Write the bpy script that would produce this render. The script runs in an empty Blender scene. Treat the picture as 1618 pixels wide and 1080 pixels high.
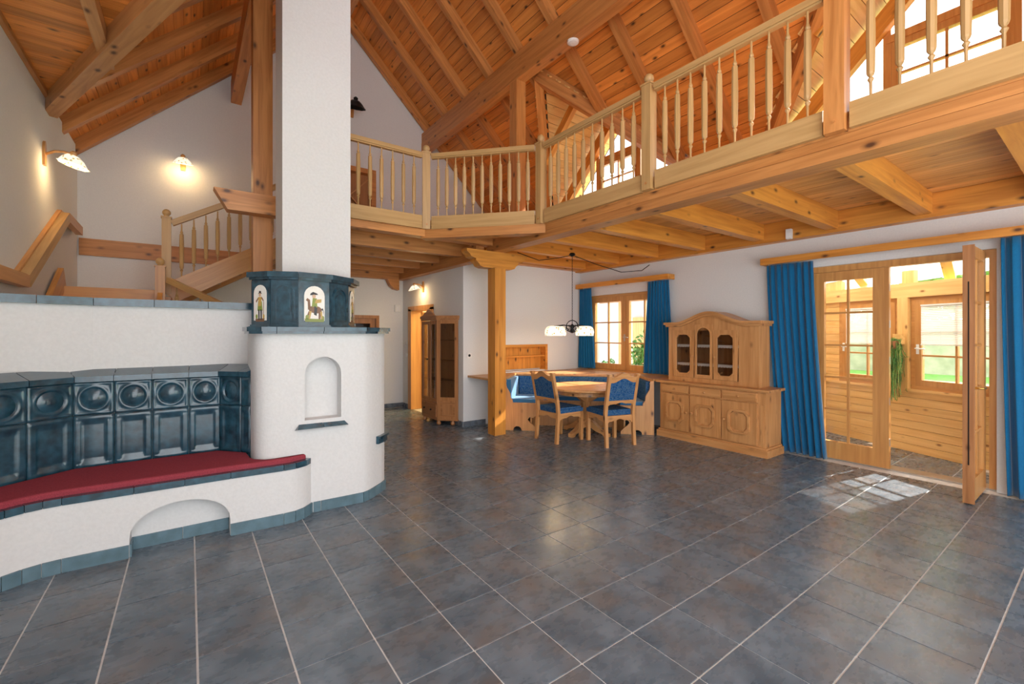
import bpy, math, random
from mathutils import Vector, Matrix
random.seed(4)
scene = bpy.context.scene
COL = scene.collection
R = math.radians
# ---------------------------------------------------------------- camera
cam_d = bpy.data.cameras.new('camera'); cam = bpy.data.objects.new('camera', cam_d); COL.objects.link(cam)
cam_d.sensor_width = 36.0; cam_d.lens = 36.0*701.6/1618
cam_d.shift_y = -14/1618
cam_d.clip_start = 0.05
cam.location = (0, 0, 1.5); cam.rotation_euler = (R(90), 0, R(-36.0))
scene.camera = cam
# ---------------------------------------------------------------- sky, sun, exposure
w = bpy.data.worlds.new('sky'); scene.world = w; w.use_nodes = True
nt = w.node_tree; nt.nodes.clear()
o_ = nt.nodes.new('ShaderNodeOutputWorld'); bg = nt.nodes.new('ShaderNodeBackground')
tc = nt.nodes.new('ShaderNodeTexCoord'); nz = nt.nodes.new('ShaderNodeTexNoise'); nz.inputs['Scale'].default_value = 2.2; nz.inputs['Detail'].default_value = 6
rp = nt.nodes.new('ShaderNodeValToRGB'); rp.color_ramp.elements[0].position = .42; rp.color_ramp.elements[1].position = .66
rp.color_ramp.elements[0].color = (.92, .955, 1, 1); rp.color_ramp.elements[1].color = (1, .985, .95, 1)
nt.links.new(tc.outputs['Generated'], nz.inputs['Vector']); nt.links.new(nz.outputs['Fac'], rp.inputs[0])
nt.links.new(rp.outputs[0], bg.inputs[0]); nt.links.new(bg.outputs[0], o_.inputs[0])
bg.inputs[1].default_value = 2.2
sd = bpy.data.lights.new('sun', 'SUN'); sd.energy = 9.0; sd.angle = R(.6); sd.color = (1, .93, .82)
sun = bpy.data.objects.new('sun', sd); COL.objects.link(sun)
sun.rotation_euler = Vector((1.0, -.20, .70)).to_track_quat('Z', 'Y').to_euler()
vs = scene.view_settings
vs.view_transform = 'Standard'; vs.look = 'None'; vs.exposure = 0.92; vs.gamma = 1.0; vs.use_curve_mapping = False

# ---------------------------------------------------------------- helpers
ID = Matrix.Identity(4)
def wm(o):
    m = ID
    while o is not None:
        m = o.matrix_basis @ m; o = o.parent
    return m
def link(o, parent=None, mw=None):
    COL.objects.link(o)
    mw = mw or ID
    if parent is not None:
        o.parent = parent; o.matrix_basis = wm(parent).inverted() @ mw
    else:
        o.matrix_basis = mw
    return o
def tag(o, label=None, cat=None, group=None, kind=None):
    if label: o['label'] = label
    if cat: o['category'] = cat
    if group: o['group'] = group
    if kind: o['kind'] = kind
    return o
def thing(name, label, cat, loc=(0, 0, 0), rotz=0, group=None, kind=None):
    o = bpy.data.objects.new(name, None); o.empty_display_size = .1
    link(o, None, Matrix.Translation(loc) @ Matrix.Rotation(rotz, 4, 'Z'))
    return tag(o, label, cat, group, kind)
class G:
    def __init__(s): s.v = []; s.f = []; s.m = []; s.mi = 0
    def add(s, vs, fs):
        n = len(s.v); s.v += [tuple(x) for x in vs]
        for f in fs: s.f.append([i+n for i in f]); s.m.append(s.mi)
        return s
    def box(s, x0, x1, y0, y1, z0, z1):
        return s.add([(x0,y0,z0),(x1,y0,z0),(x1,y1,z0),(x0,y1,z0),(x0,y0,z1),(x1,y0,z1),(x1,y1,z1),(x0,y1,z1)],
                     [(0,3,2,1),(4,5,6,7),(0,1,5,4),(1,2,6,5),(2,3,7,6),(3,0,4,7)])
    def prism(s, poly, a, b, ax='z'):
        n = len(poly)
        ar = sum(poly[i][0]*poly[(i+1)%n][1]-poly[(i+1)%n][0]*poly[i][1] for i in range(n))
        p = list(poly) if ar > 0 else list(poly)[::-1]
        def c(u, v, t): return (u, v, t) if ax == 'z' else ((t, u, v) if ax == 'x' else (v, t, u))
        if ax == 'y': p = [(q[1], q[0]) for q in poly]; ar2 = sum(p[i][0]*p[(i+1)%n][1]-p[(i+1)%n][0]*p[i][1] for i in range(n)); p = p if ar2 > 0 else p[::-1]
        if ax == 'y':
            def c(u, v, t): return (v, t, u)
        vs = [c(q[0], q[1], a) for q in p]+[c(q[0], q[1], b) for q in p]
        fs = [tuple(range(n))[::-1], tuple(range(n, 2*n))]+[(i, (i+1)%n, (i+1)%n+n, i+n) for i in range(n)]
        return s.add(vs, fs)
    def lathe(s, prof, n=16, c=(0, 0, 0)):
        vs = []; fs = []
        for r, z in prof:
            for k in range(n):
                a = 2*math.pi*k/n; vs.append((c[0]+r*math.cos(a), c[1]+r*math.sin(a), c[2]+z))
        for i in range(len(prof)-1):
            for k in range(n): fs.append((i*n+k, i*n+(k+1)%n, (i+1)*n+(k+1)%n, (i+1)*n+k))
        fs.append(tuple(range(n))[::-1]); m = (len(prof)-1)*n; fs.append(tuple(range(m, m+n)))
        return s.add(vs, fs)
    def tube(s, pts, r, n=6):
        pts = [Vector(p) for p in pts]; vs = []; fs = []
        for i, p in enumerate(pts):
            d = (pts[min(i+1, len(pts)-1)]-pts[max(i-1, 0)]).normalized()
            u = d.cross(Vector((0, 0, 1)) if abs(d.z) < .9 else Vector((1, 0, 0))).normalized(); q = d.cross(u)
            for k in range(n):
                a = 2*math.pi*k/n; vs.append(p+u*r*math.cos(a)+q*r*math.sin(a))
        for i in range(len(pts)-1):
            for k in range(n): fs.append((i*n+k, i*n+(k+1)%n, (i+1)*n+(k+1)%n, (i+1)*n+k))
        fs.append(tuple(range(n))[::-1]); m = (len(pts)-1)*n; fs.append(tuple(range(m, m+n)))
        return s.add(vs, fs)
    def ball(s, c, r, n=12, sz=1):
        return s.lathe([(max(1e-4, r*math.sin(math.pi*i/8)), -r*sz*math.cos(math.pi*i/8)) for i in range(9)], n, c)
    def mesh(s, name, mats, ctr=None, smooth=False):
        if ctr is None:
            ctr = Vector([(min(v[i] for v in s.v)+max(v[i] for v in s.v))/2 for i in range(3)])
        me = bpy.data.meshes.new(name)
        me.from_pydata([tuple(Vector(v)-ctr) for v in s.v], [], s.f)
        for m in (mats if isinstance(mats, (list, tuple)) else [mats]): me.materials.append(m)
        if isinstance(mats, (list, tuple)): me.polygons.foreach_set('material_index', s.m)
        if smooth: me.polygons.foreach_set('use_smooth', [True]*len(me.polygons))
        me.update()
        return me, ctr
    def build(s, name, mats, parent=None, FR=ID, smooth=False):
        me, c = s.mesh(name, mats, None, smooth)
        return link(bpy.data.objects.new(name, me), parent, FR @ Matrix.Translation(c))
def obj(name, me, parent, mw): return link(bpy.data.objects.new(name, me), parent, mw)
def frame(o, x, y, z):
    x, y, z = Vector(x), Vector(y), Vector(z)
    return Matrix(((x.x, y.x, z.x, o[0]), (x.y, y.y, z.y, o[1]), (x.z, y.z, z.z, o[2]), (0, 0, 0, 1)))
_bc = {}
def beam(name, p0, p1, wd, ht, mat, parent=None, up=(0, 0, 1), c0=0, c1=0):
    """timber from p0 to p1 (axis), local X along its length"""
    p0, p1 = Vector(p0), Vector(p1); L = (p1-p0).length; x = (p1-p0)/L
    y = Vector(up).cross(x).normalized(); z = x.cross(y)
    k = (round(L, 3), round(wd, 4), round(ht, 4), mat.name, c0, c1)
    if k not in _bc:
        g = G(); h = L/2
        g.prism([(-h+c0, -ht/2), (h-c1, -ht/2), (h, ht/2), (-h, ht/2)], -wd/2, wd/2, 'y') if (c0 or c1) else g.box(-h, h, -wd/2, wd/2, -ht/2, ht/2)
        _bc[k] = g.mesh(name, mat, Vector((0, 0, 0)))[0]
    c = (p0+p1)/2
    return obj(name, _bc[k], parent, frame(c, x, y, z))
def cut(o, cutters):
    """carve closed shapes (in the object's own coordinates) out of an object"""
    for g in cutters:
        me, c = g.mesh('cutter', []), None
        co = bpy.data.objects.new('cutter', me[0]); COL.objects.link(co); co.matrix_basis = Matrix.Translation(me[1])
        keep = o.matrix_basis.copy(); par = o.parent; o.parent = None; o.matrix_basis = wm_keep[o.name] if o.name in wm_keep else keep
        md = o.modifiers.new('b', 'BOOLEAN'); md.operation = 'DIFFERENCE'; md.object = co; md.solver = 'EXACT'
        dg = bpy.context.evaluated_depsgraph_get(); ne = bpy.data.meshes.new_from_object(o.evaluated_get(dg))
        o.modifiers.remove(md); old = o.data; ne.name = old.name; o.data = ne
        bpy.data.objects.remove(co)
        o.parent = par; o.matrix_basis = keep
    return o
wm_keep = {}
def smooth(o, ang=32):
    o.data.polygons.foreach_set('use_smooth', [True]*len(o.data.polygons)); o.data.set_sharp_from_angle(angle=R(ang)); return o
def path_pts(path, step):
    out = []; acc = 0
    for i in range(len(path)-1):
        a, b = Vector(path[i]), Vector(path[i+1]); L = (b-a).length; n = max(1, round(L/step))
        for k in range(n): out.append((a+(b-a)*k/n, a+(b-a)*(k+1)/n))
    return out
def offs(path, d):
    """offset a 2-D open polyline to its left by d"""
    P = [Vector(p) for p in path]; out = []
    for i, p in enumerate(P):
        ns = []
        if i > 0: t = (P[i]-P[i-1]).normalized(); ns.append(Vector((-t.y, t.x)))
        if i < len(P)-1: t = (P[i+1]-P[i]).normalized(); ns.append(Vector((-t.y, t.x)))
        n = sum(ns, Vector((0, 0))).normalized(); out.append(p+n*(d/max(.3, n.dot(ns[0]))))
    return out
def strip_tiles(name, path, d0, d1, z0, z1, step, mat, parent, gap=.002, top=None):
    """single tiles set along a polyline: from offset d0 to d1 (left +)"""
    A = offs(path, d0); B = offs(path, d1); r = []
    for i in range(len(path)-1):
        L = (A[i+1]-A[i]).length; n = max(1, round(L/step))
        for k in range(n):
            f0 = k/n+gap/L; f1 = (k+1)/n-gap/L
            q = [A[i].lerp(A[i+1], f0), A[i].lerp(A[i+1], f1), B[i].lerp(B[i+1], f1), B[i].lerp(B[i+1], f0)]
            g = G()
            if top is None: g.prism([tuple(x) for x in q], z0, z1)
            else:
                bb = min(z0, z1)
                g.add([(q[0].x,q[0].y,z0),(q[1].x,q[1].y,z0),(q[2].x,q[2].y,z0),(q[3].x,q[3].y,z0),(q[0].x,q[0].y,z1),(q[1].x,q[1].y,z1),(q[2].x,q[2].y,top),(q[3].x,q[3].y,top)],
                      [(0,3,2,1),(4,5,6,7),(0,1,5,4),(1,2,6,5),(2,3,7,6),(3,0,4,7)])
            r.append(g.build(name, mat, parent))
    return r
# ---------------------------------------------------------------- materials
def base(name, col, rough=.5, metal=0, spec=.5):
    m = bpy.data.materials.new(name); m.use_nodes = True
    b = m.node_tree.nodes['Principled BSDF']; b.inputs['Base Color'].default_value = (*col, 1); b.inputs['Roughness'].default_value = rough
    b.inputs['Metallic'].default_value = metal; b.inputs['Specular IOR Level'].default_value = spec
    return m, m.node_tree, b
def nod(nt, t, **k):
    n = nt.nodes.new(t)
    for a, b in k.items():
        if a in n.inputs: n.inputs[a].default_value = b
        else: setattr(n, a, b)
    return n
def ramp(nt, src, *st):
    r = nt.nodes.new('ShaderNodeValToRGB'); e = r.color_ramp.elements
    while len(e) < len(st): e.new(.5)
    for i, (p, c) in enumerate(st): e[i].position = p; e[i].color = (*c, 1)
    nt.links.new(src, r.inputs[0]); return r.outputs[0]
def mixc(nt, mode, fac, a, b):
    m = nt.nodes.new('ShaderNodeMix'); m.data_type = 'RGBA'; m.blend_type = mode
    for i, s in ((0, fac), (6, a), (7, b)):
        if hasattr(s, 'is_output'): nt.links.new(s, m.inputs[i])
        else: m.inputs[i].default_value = s if i == 0 else (*s, 1)
    return m.outputs[2]
def coords(nt, scale, rnd=37.0):
    t = nt.nodes.new('ShaderNodeTexCoord'); oi = nt.nodes.new('ShaderNodeObjectInfo')
    mu = nod(nt, 'ShaderNodeMath', operation='MULTIPLY'); nt.links.new(oi.outputs['Random'], mu.inputs[0]); mu.inputs[1].default_value = rnd
    ad = nod(nt, 'ShaderNodeVectorMath', operation='ADD'); nt.links.new(t.outputs['Object'], ad.inputs[0]); nt.links.new(mu.outputs[0], ad.inputs[1])
    out = []
    for s in scale:
        mp = nt.nodes.new('ShaderNodeVectorMath'); mp.operation = 'MULTIPLY'; nt.links.new(ad.outputs[0], mp.inputs[0]); mp.inputs[1].default_value = s; out.append(mp.outputs[0])
    return out, oi
def wood(name, c1, c2, axis='x', rough=.42, knots=1.0, var=.22, bump=.15, kn=(.10, .035, .012)):
    m, nt, b = base(name, c1, rough)
    i = 'xyz'.index(axis)
    s1 = [9, 9, 9]; s1[i] = .55; s2 = [7., 7., 7.]; s2[i] = 3.6
    (a, k), oi = coords(nt, (tuple(s1), tuple(s2)))
    n = nod(nt, 'ShaderNodeTexNoise', Scale=2.4, Detail=7.0, Distortion=.7); nt.links.new(a, n.inputs['Vector'])
    c = ramp(nt, n.outputs['Fac'], (.3, c2), (.62, c1))
    if knots:
        v = nod(nt, 'ShaderNodeTexVoronoi', Scale=1.0); nt.links.new(k, v.inputs['Vector'])
        kf = ramp(nt, v.outputs['Distance'], (.06*knots, (1, 1, 1)), (.13*knots, (.35, .35, .35)), (.2*knots, (0, 0, 0)))
        c = mixc(nt, 'MIX', kf, c, kn)
    mr = nod(nt, 'ShaderNodeMapRange'); nt.links.new(oi.outputs['Random'], mr.inputs[0]); mr.inputs[3].default_value = 1-var; mr.inputs[4].default_value = 1+var*.7
    c = mixc(nt, 'MULTIPLY', 1.0, c, mr.outputs[0])
    nt.links.new(c, b.inputs['Base Color'])
    bp = nod(nt, 'ShaderNodeBump', Strength=bump, Distance=.003); nt.links.new(n.outputs['Fac'], bp.inputs['Height']); nt.links.new(bp.outputs[0], b.inputs['Normal'])
    return m
def noisy(name, c1, c2, rough=.5, scale=8, bump=.1, dist=.004, spec=.5, detail=5, lo=.35, hi=.65, rnd=0, rr=None):
    m, nt, b = base(name, c1, rough, 0, spec)
    (a,), oi = coords(nt, ((1, 1, 1),), rnd)
    n = nod(nt, 'ShaderNodeTexNoise', Scale=float(scale), Detail=float(detail)); nt.links.new(a, n.inputs['Vector'])
    nt.links.new(ramp(nt, n.outputs['Fac'], (lo, c2), (hi, c1)), b.inputs['Base Color'])
    if bump:
        bp = nod(nt, 'ShaderNodeBump', Strength=bump, Distance=dist); nt.links.new(n.outputs['Fac'], bp.inputs['Height']); nt.links.new(bp.outputs[0], b.inputs['Normal'])
    return m
W3 = lambda n, c1, c2, **k: {a: wood(n+'_'+a, c1, c2, a, **k) for a in 'xyz'}
board = W3('roof_board', (.84, .33, .07), (.62, .21, .038), knots=1.0, var=.25)
timber = W3('timber', (.62, .27, .08), (.42, .16, .04), knots=1.15, var=.12)
bright = W3('timber_bright', (.74, .32, .055), (.54, .20, .03), knots=1.0, var=.08)
oak = W3('rail_oak', (.55, .34, .14), (.44, .26, .095), knots=0, var=.06)
pine = W3('pine', (.64, .325, .125), (.48, .215, .07), knots=1.1, var=.07, rough=.38)
dpine = W3('dark_pine', (.45, .20, .075), (.30, .12, .04), knots=.8, var=.07, rough=.35)
frm = W3('frame_pine', (.66, .33, .105), (.52, .23, .065), knots=0, var=.07, rough=.35)
siding = W3('siding', (.88, .56, .22), (.74, .42, .14), knots=.8, var=.1, rough=.45, kn=(.30, .12, .03))
deckb = W3('deck_board', (.78, .40, .13), (.54, .23, .06), knots=.95, var=.22)
plaster = noisy('white_plaster', (.77, .77, .765), (.735, .735, .735), .9, 60, .25, .003, .2)
stucco = noisy('stove_plaster', (.70, .695, .69), (.665, .66, .655), .9, 45, .5, .004, .2)
grout = noisy('grout', (.80, .80, .79), (.70, .70, .70), .5, 30, .1)
fabric_red = noisy('red_fabric', (.33, .055, .075), (.25, .04, .055), .95, 160, .3, .002, .1)
iron = base('black_iron', (.012, .012, .013), .45, .7)[0]
brass = base('brass', (.62, .36, .10), .3, 1)[0]
steel = base('steel', (.55, .53, .5), .35, 1)[0]
white = base('white_plastic', (.82, .82, .81), .4)[0]
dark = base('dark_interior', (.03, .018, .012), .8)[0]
paper = base('white_lace', (.85, .85, .86), .9)[0]
ceram = noisy('ceramic_panel', (.86, .84, .78), (.82, .79, .72), .2, 20, 0)
def tile_mat():
    m, nt, b = base('slate_tile', (.06, .07, .08), .3)
    (a, a2, a3), oi = coords(nt, ((1, 1, 1), (1, 1.7, 1), (1, 1, 1)), 53)
    n1 = nod(nt, 'ShaderNodeTexNoise', Scale=5.0, Detail=7.0, Distortion=.4); nt.links.new(a, n1.inputs['Vector'])
    n2 = nod(nt, 'ShaderNodeTexNoise', Scale=13.0, Detail=5.0); nt.links.new(a2, n2.inputs['Vector'])
    n3 = nod(nt, 'ShaderNodeTexNoise', Scale=3.2, Detail=5.0); nt.links.new(a3, n3.inputs['Vector'])
    c = ramp(nt, n1.outputs['Fac'], (.28, (.075, .105, .138)), (.5, (.115, .150, .188)), (.74, (.165, .205, .25)))
    br = ramp(nt, n3.outputs['Fac'], (.46, (0, 0, 0)), (.74, (.55, .55, .55)))
    c = mixc(nt, 'MIX', br, c, (.17, .125, .095))
    g = ramp(nt, n2.outputs['Fac'], (.3, (.90, .90, .90)), (.7, (1.09, 1.09, 1.09)))
    c = mixc(nt, 'MULTIPLY', 1.0, c, g)
    nt.links.new(c, b.inputs['Base Color'])
    rr = nod(nt, 'ShaderNodeMapRange'); nt.links.new(n2.outputs['Fac'], rr.inputs[0]); rr.inputs[3].default_value = .18; rr.inputs[4].default_value = .38; nt.links.new(rr.outputs[0], b.inputs['Roughness'])
    bp = nod(nt, 'ShaderNodeBump', Strength=.12, Distance=.004); nt.links.new(n2.outputs['Fac'], bp.inputs['Height']); nt.links.new(bp.outputs[0], b.inputs['Normal'])
    return m
slate = tile_mat()
def teal_mat(name, c1, c2, rough):
    m = noisy(name, c1, c2, rough, 14, .25, .004, .6, 6, .3, .7, 29)
    m.node_tree.nodes['Principled BSDF'].inputs['Coat Weight'].default_value = .3
    m.node_tree.nodes['Principled BSDF'].inputs['Coat Roughness'].default_value = .12
    return m
teal = teal_mat('glazed_teal', (.024, .088, .132), (.008, .030, .046), .22)
skirt = noisy('blue_skirting', (.13, .22, .27), (.075, .135, .165), .35, 12, .1, .003, .5, 6, .3, .7, 31)
def cloth(name, c1, c2, sc=220):
    m = noisy(name, c1, c2, .95, sc, .2, .002, .15)
    b = m.node_tree.nodes['Principled BSDF']; b.inputs['Sheen Weight'].default_value = .35; b.inputs['Sheen Roughness'].default_value = .5
    return m
curtain_m = cloth('blue_curtain', (.006, .15, .34), (.004, .10, .24))
blue_f = cloth('light_blue_fabric', (.05, .20, .40), (.035, .14, .31))
def floral():
    m, nt, b = base('floral_blue', (.02, .07, .2), .95, 0, .15)
    (a,), oi = coords(nt, ((1, 1, 1),), 11)
    n = nod(nt, 'ShaderNodeTexNoise', Scale=22.0, Detail=3.0, Distortion=2.5); nt.links.new(a, n.inputs['Vector'])
    c = ramp(nt, n.outputs['Fac'], (.40, (.012, .065, .19)), (.5, (.02, .10, .27)), (.545, (.14, .21, .22)), (.58, (.02, .09, .25)))
    nt.links.new(c, b.inputs['Base Color']); return m
floral_m = floral()
def glass_mat(name='window_glass', tint=(1, 1, 1), fac=.07):
    m = bpy.data.materials.new(name); m.use_nodes = True; nt = m.node_tree; nt.nodes.clear()
    o = nt.nodes.new('ShaderNodeOutputMaterial'); t = nod(nt, 'ShaderNodeBsdfTransparent'); t.inputs[0].default_value = (*tint, 1)
    g = nod(nt, 'ShaderNodeBsdfGlossy'); g.inputs['Roughness'].default_value = .02; mx = nt.nodes.new('ShaderNodeMixShader')
    lw = nod(nt, 'ShaderNodeLayerWeight'); lw.inputs[0].default_value = .25
    mr = nod(nt, 'ShaderNodeMapRange'); nt.links.new(lw.outputs['Fresnel'], mr.inputs[0]); mr.inputs[3].default_value = fac*.4; mr.inputs[4].default_value = fac*5
    nt.links.new(mr.outputs[0], mx.inputs[0]); nt.links.new(t.outputs[0], mx.inputs[1]); nt.links.new(g.outputs[0], mx.inputs[2]); nt.links.new(mx.outputs[0], o.inputs[0])
    return m
glass = glass_mat()
dglass = glass_mat('cabinet_glass', (.86, .84, .82), .1)
def emit(name, col, st):
    m = bpy.data.materials.new(name); m.use_nodes = True; b = m.node_tree.nodes['Principled BSDF']
    b.inputs['Base Color'].default_value = (*col, 1); b.inputs['Emission Color'].default_value = (*col, 1); b.inputs['Emission Strength'].default_value = st
    return m
bulb = emit('bulb', (1, .72, .35), 9)
def shade_mat():
    m, nt, b = base('painted_shade', (.9, .82, .66), .3)
    (a,), oi = coords(nt, ((1, 1, 1),), 5)
    v = nod(nt, 'ShaderNodeTexVoronoi', Scale=26.0); nt.links.new(a, v.inputs['Vector'])
    c = ramp(nt, v.outputs['Distance'], (.14, (.45, .13, .04)), (.24, (.32, .36, .10)), (.36, (.92, .84, .66)))
    nt.links.new(c, b.inputs['Base Color']); nt.links.new(c, b.inputs['Emission Color']); b.inputs['Emission Strength'].default_value = .55
    return m
shade_m = shade_mat()
leaf = noisy('leaf_green', (.10, .30, .05), (.05, .17, .03), .5, 9, 0)
leaf2 = noisy('pale_leaf', (.34, .46, .12), (.20, .32, .08), .55, 9, 0)
lawn_m = noisy('lawn', (.16, .42, .06), (.10, .28, .04), .9, 3, .2)
def translucent():
    m = bpy.data.materials.new('translucent_white'); m.use_nodes = True; nt = m.node_tree; nt.nodes.clear(); o = nt.nodes.new('ShaderNodeOutputMaterial')
    t = nt.nodes.new('ShaderNodeBsdfTranslucent'); t.inputs[0].default_value = (.96, .96, .95, 1); d = nt.nodes.new('ShaderNodeBsdfDiffuse'); d.inputs[0].default_value = (.8, .8, .8, 1)
    mx = nt.nodes.new('ShaderNodeMixShader'); mx.inputs[0].default_value = .25; nt.links.new(t.outputs[0], mx.inputs[1]); nt.links.new(d.outputs[0], mx.inputs[2]); nt.links.new(mx.outputs[0], o.inputs[0]); return m
transl = translucent()
stone = noisy('garden_stone', (.55, .52, .40), (.38, .38, .27), .9, 2.5, .2)
bark = noisy('bark', (.12, .085, .06), (.07, .05, .035), .9, 12, .3)
# ================================================================ geometry constants
XW = 6.15; YD = 6.20; XH = 3.54; YB = 8.68; XL = -1.28
RZ = lambda x: 9.654-.98*x          # rafter undersides, right slope
LZ = lambda x: 5.215+.95*x          # left slope
XR = 2.3; ZR = 7.4
DORM = (5.31, 1.05); DX = 4.37; DZ = RZ(DX)
CF = frame((0, 0, 0), (0, -1, 0), (1, 0, 0), (0, 0, 1))   # wall frame: X along -y, Y into the wall
import math as _m
def proj(x, y, z):
    f = x*_m.sin(R(36))+y*_m.cos(R(36)); r = x*_m.cos(R(36))-y*_m.sin(R(36))
    return (809+701.6*r/f, 526-701.6*(z-1.5)/f, f) if f > .05 else (9e9, 9e9, -1)
# ================================================================ floor
flo = G().box(XL-.3, XW+.2, -4.0, YB+.2, -.12, -.005).build('floor', grout)
tag(flo, 'dark slate blue tiled floor of the living room', None, None, 'structure')
TX, TY, OX, OY = .3535, .3585, .03, .0115
me_tile, _ = G().box(-TX/2+.0045, TX/2-.0045, -TY/2+.0045, TY/2-.0045, -.006, 0).mesh('tile', slate, Vector((0, 0, 0)))
cand = []; rest = G()
for i in range(-4, 18):
    for j in range(-1, 25):
        x = OX+(i+.5)*TX; y = OY+(j+.5)*TY
        if x > XW+.02 or x < XL-.1 or y > YB: continue
        if y > 4.75 and x < .55: continue
        if .55 <= x < 1.35 and 4.4 < y < 5.2: continue
        if x > XH+.1 and y > YD+.1: continue
        u, v, f = proj(x, y, 0)
        vis = f > .3 and -260 < u < 1900 and v < 1400
        if vis and not (x < 1.1 and y > 4.15): cand.append((f, x, y))
        elif not (x < .6 and y > 4.2): rest.box(x-TX/2+.0045, x+TX/2-.0045, y-TY/2+.0045, y+TY/2-.0045, -.006, 0)
cand.sort()
for f, x, y in cand[300:]: rest.box(x-TX/2+.0045, x+TX/2-.0045, y-TY/2+.0045, y+TY/2-.0045, -.006, 0)
for f, x, y in cand[:300]:
    obj('tile', me_tile, flo, Matrix.Translation((x, y, 0)) @ Matrix.Rotation(random.choice((0, math.pi)), 4, 'Z'))
tag(rest.build('far_tiles', slate, flo), kind='stuff')
# ================================================================ walls
def wall(name, g, holes=(), label=None, mat=plaster):
    me, c = g.mesh(name, mat, Vector((0, 0, 0)))
    o = bpy.data.objects.new(name, me); link(o)
    if holes: cut(o, holes)
    return tag(o, label, None, None, 'structure')
wr_ = G().prism([(-2.2, 0), (YB+.2, 0), (YB+.2, 3.62), (-2.2, 3.62)], XW, XW+.28, 'x')
wall('wall_right', wr_, [G().box(XW-.1, XW+.5, 4.28, 5.97, .80, 2.20), G().box(XW-.1, XW+.5, .70, 2.28, -.05, 2.30)], 'white plastered wall with the window and terrace door')
wall('wall_sunblock', G().prism([(2.6, 0), (XW+.28, 0), (XW+.28, 3.7), (2.6, 7.2)], -2.2, -1.95, 'y'), [G().box(2.9, 5.9, -2.4, -1.7, .05, 2.45)], 'unseen white half wall added behind the camera to block the sun')  # unseen wall put in to block sun; its opening lets in sky fill
wall('wall_dining', G().box(XH, XW, YD, YD+.25, 0, 3.0), [G().box(4.27, 5.28, YD-.1, YD+.16, .84, 1.28)], 'white wall behind the dining corner')
wall('wall_hall', G().box(XH, XH+.22, YD+.25, YB, 0, 2.95), [G().box(XH-.1, XH+.4, 7.32, 8.30, -.05, 1.97)], 'white hall wall behind the display cabinet')
gab = G().prism([(XL-.3, 0), (XW+.28, 0), (XW+.28, RZ(XW+.28)+.2), (XR, ZR+.25), (XL-.3, LZ(XL-.3)+.2)], YB, YB+.25, 'y')
wall('wall_back', gab, [G().box(2.05, 3.05, YB-.1, YB+.2, -.05, 1.85), G().box(2.0, 2.98, YB-.1, YB+.18, 3.0, 4.70)], 'tall white gable wall behind stairs and gallery')
wall('wall_left', G().box(XL-.25, XL, .3, YB, 0, 4.12), (), 'white wall beside the stairs with handrail')
# low wall behind the stove bench with tile coping
HW = [(-2.05, 4.22), (-.607, 4.72), (.50, 4.74)]
hb = offs(HW, .16)
low = G().prism([tuple(p) for p in HW]+[tuple(p) for p in hb[::-1]], 0, 1.715).build('wall_stair', stucco)
tag(low, 'low white plaster wall behind the tiled bench', None, None, 'structure')
for t in strip_tiles('coping_tile', HW, -.035, .19, 1.715, 1.775, .33, teal, low): pass
# skirting
for k, (pp, sd_) in enumerate((([(XH, 8.30), (XH, YB)], 1), ([(XH, YD), (XH, 7.32)], 1), ([(XH, YD), (3.96, YD)], -1), ([(3.05, YB), (XH, YB)], -1))):
    b0 = thing('baseboard_hall', None, None, (pp[0][0], pp[0][1], 0), 0, None, 'structure'); b0['label'] = 'dark slate skirting tiles along the hall walls'
    strip_tiles('skirting_tile', pp, 0, .012*sd_, 0, .085, .33, slate, b0)
# chimney
ch = G().box(.70, 1.32, 4.60, 4.995, 2.021, 5.75)
ch = ch.build('chimney', stucco); tag(ch, 'tall white plastered chimney shaft rising from the tiled stove', 'chimney')
# ================================================================ roof
YS = -2.1
def sub(y0, y1, cuts):
    iv = [(y0, y1)]
    for a, b in cuts:
        iv = [q for (s, e) in iv for q in ((s, min(e, a)), (max(s, b), e)) if q[1]-q[0] > .03]
    return iv
RAFT = [8.60-.80*i for i in range(13)]
cr = thing('ceiling_right', 'sloping pine board ceiling with rafters over the gallery', None, (XR, 3, ZR), 0, None, 'structure')
PW = .135; nrm = Vector((.98, 0, 1)).normalized(); slp = Vector((1, 0, -.98)).normalized()
me_c = {}
n = int((6.5-XR)/slp.x/PW)
for i in range(n):
    x = XR+(i+.5)*PW*slp.x
    cuts = [(d-(x-DX)-.02, d+(x-DX)+.02) for d in DORM] if x > DX else []
    for (a, b) in sub(YS, YB, cuts):
        c = Vector((x, 0, RZ(x)))+nrm*.16
        beam('plank', (c.x, a, c.z), (c.x, b, c.z), PW-.006, .02, board['x'], cr, nrm)
cov = G()
for k, (x0, x1) in enumerate(((XR, DX),)):
    a = Vector((x0, 0, RZ(x0)))+nrm*.172; b = Vector((x1, 0, RZ(x1)))+nrm*.172
    cov.add([(a.x, YS, a.z), (b.x, YS, b.z), (b.x, YB, b.z), (a.x, YB, a.z), (a.x, YS, a.z+.1), (b.x, YS, b.z+.1), (b.x, YB, b.z+.1), (a.x, YB, a.z+.1)],
            [(0,3,2,1),(4,5,6,7),(0,1,5,4),(1,2,6,5),(2,3,7,6),(3,0,4,7)])
xe = 6.5; a = Vector((DX, 0, RZ(DX)))+nrm*.172; b = Vector((xe, 0, RZ(xe)))+nrm*.172
ys = [YS, DORM[1]-(xe-DX), DORM[1], DORM[1]+(xe-DX), DORM[0]-(xe-DX), DORM[0], DORM[0]+(xe-DX), YB]
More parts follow.
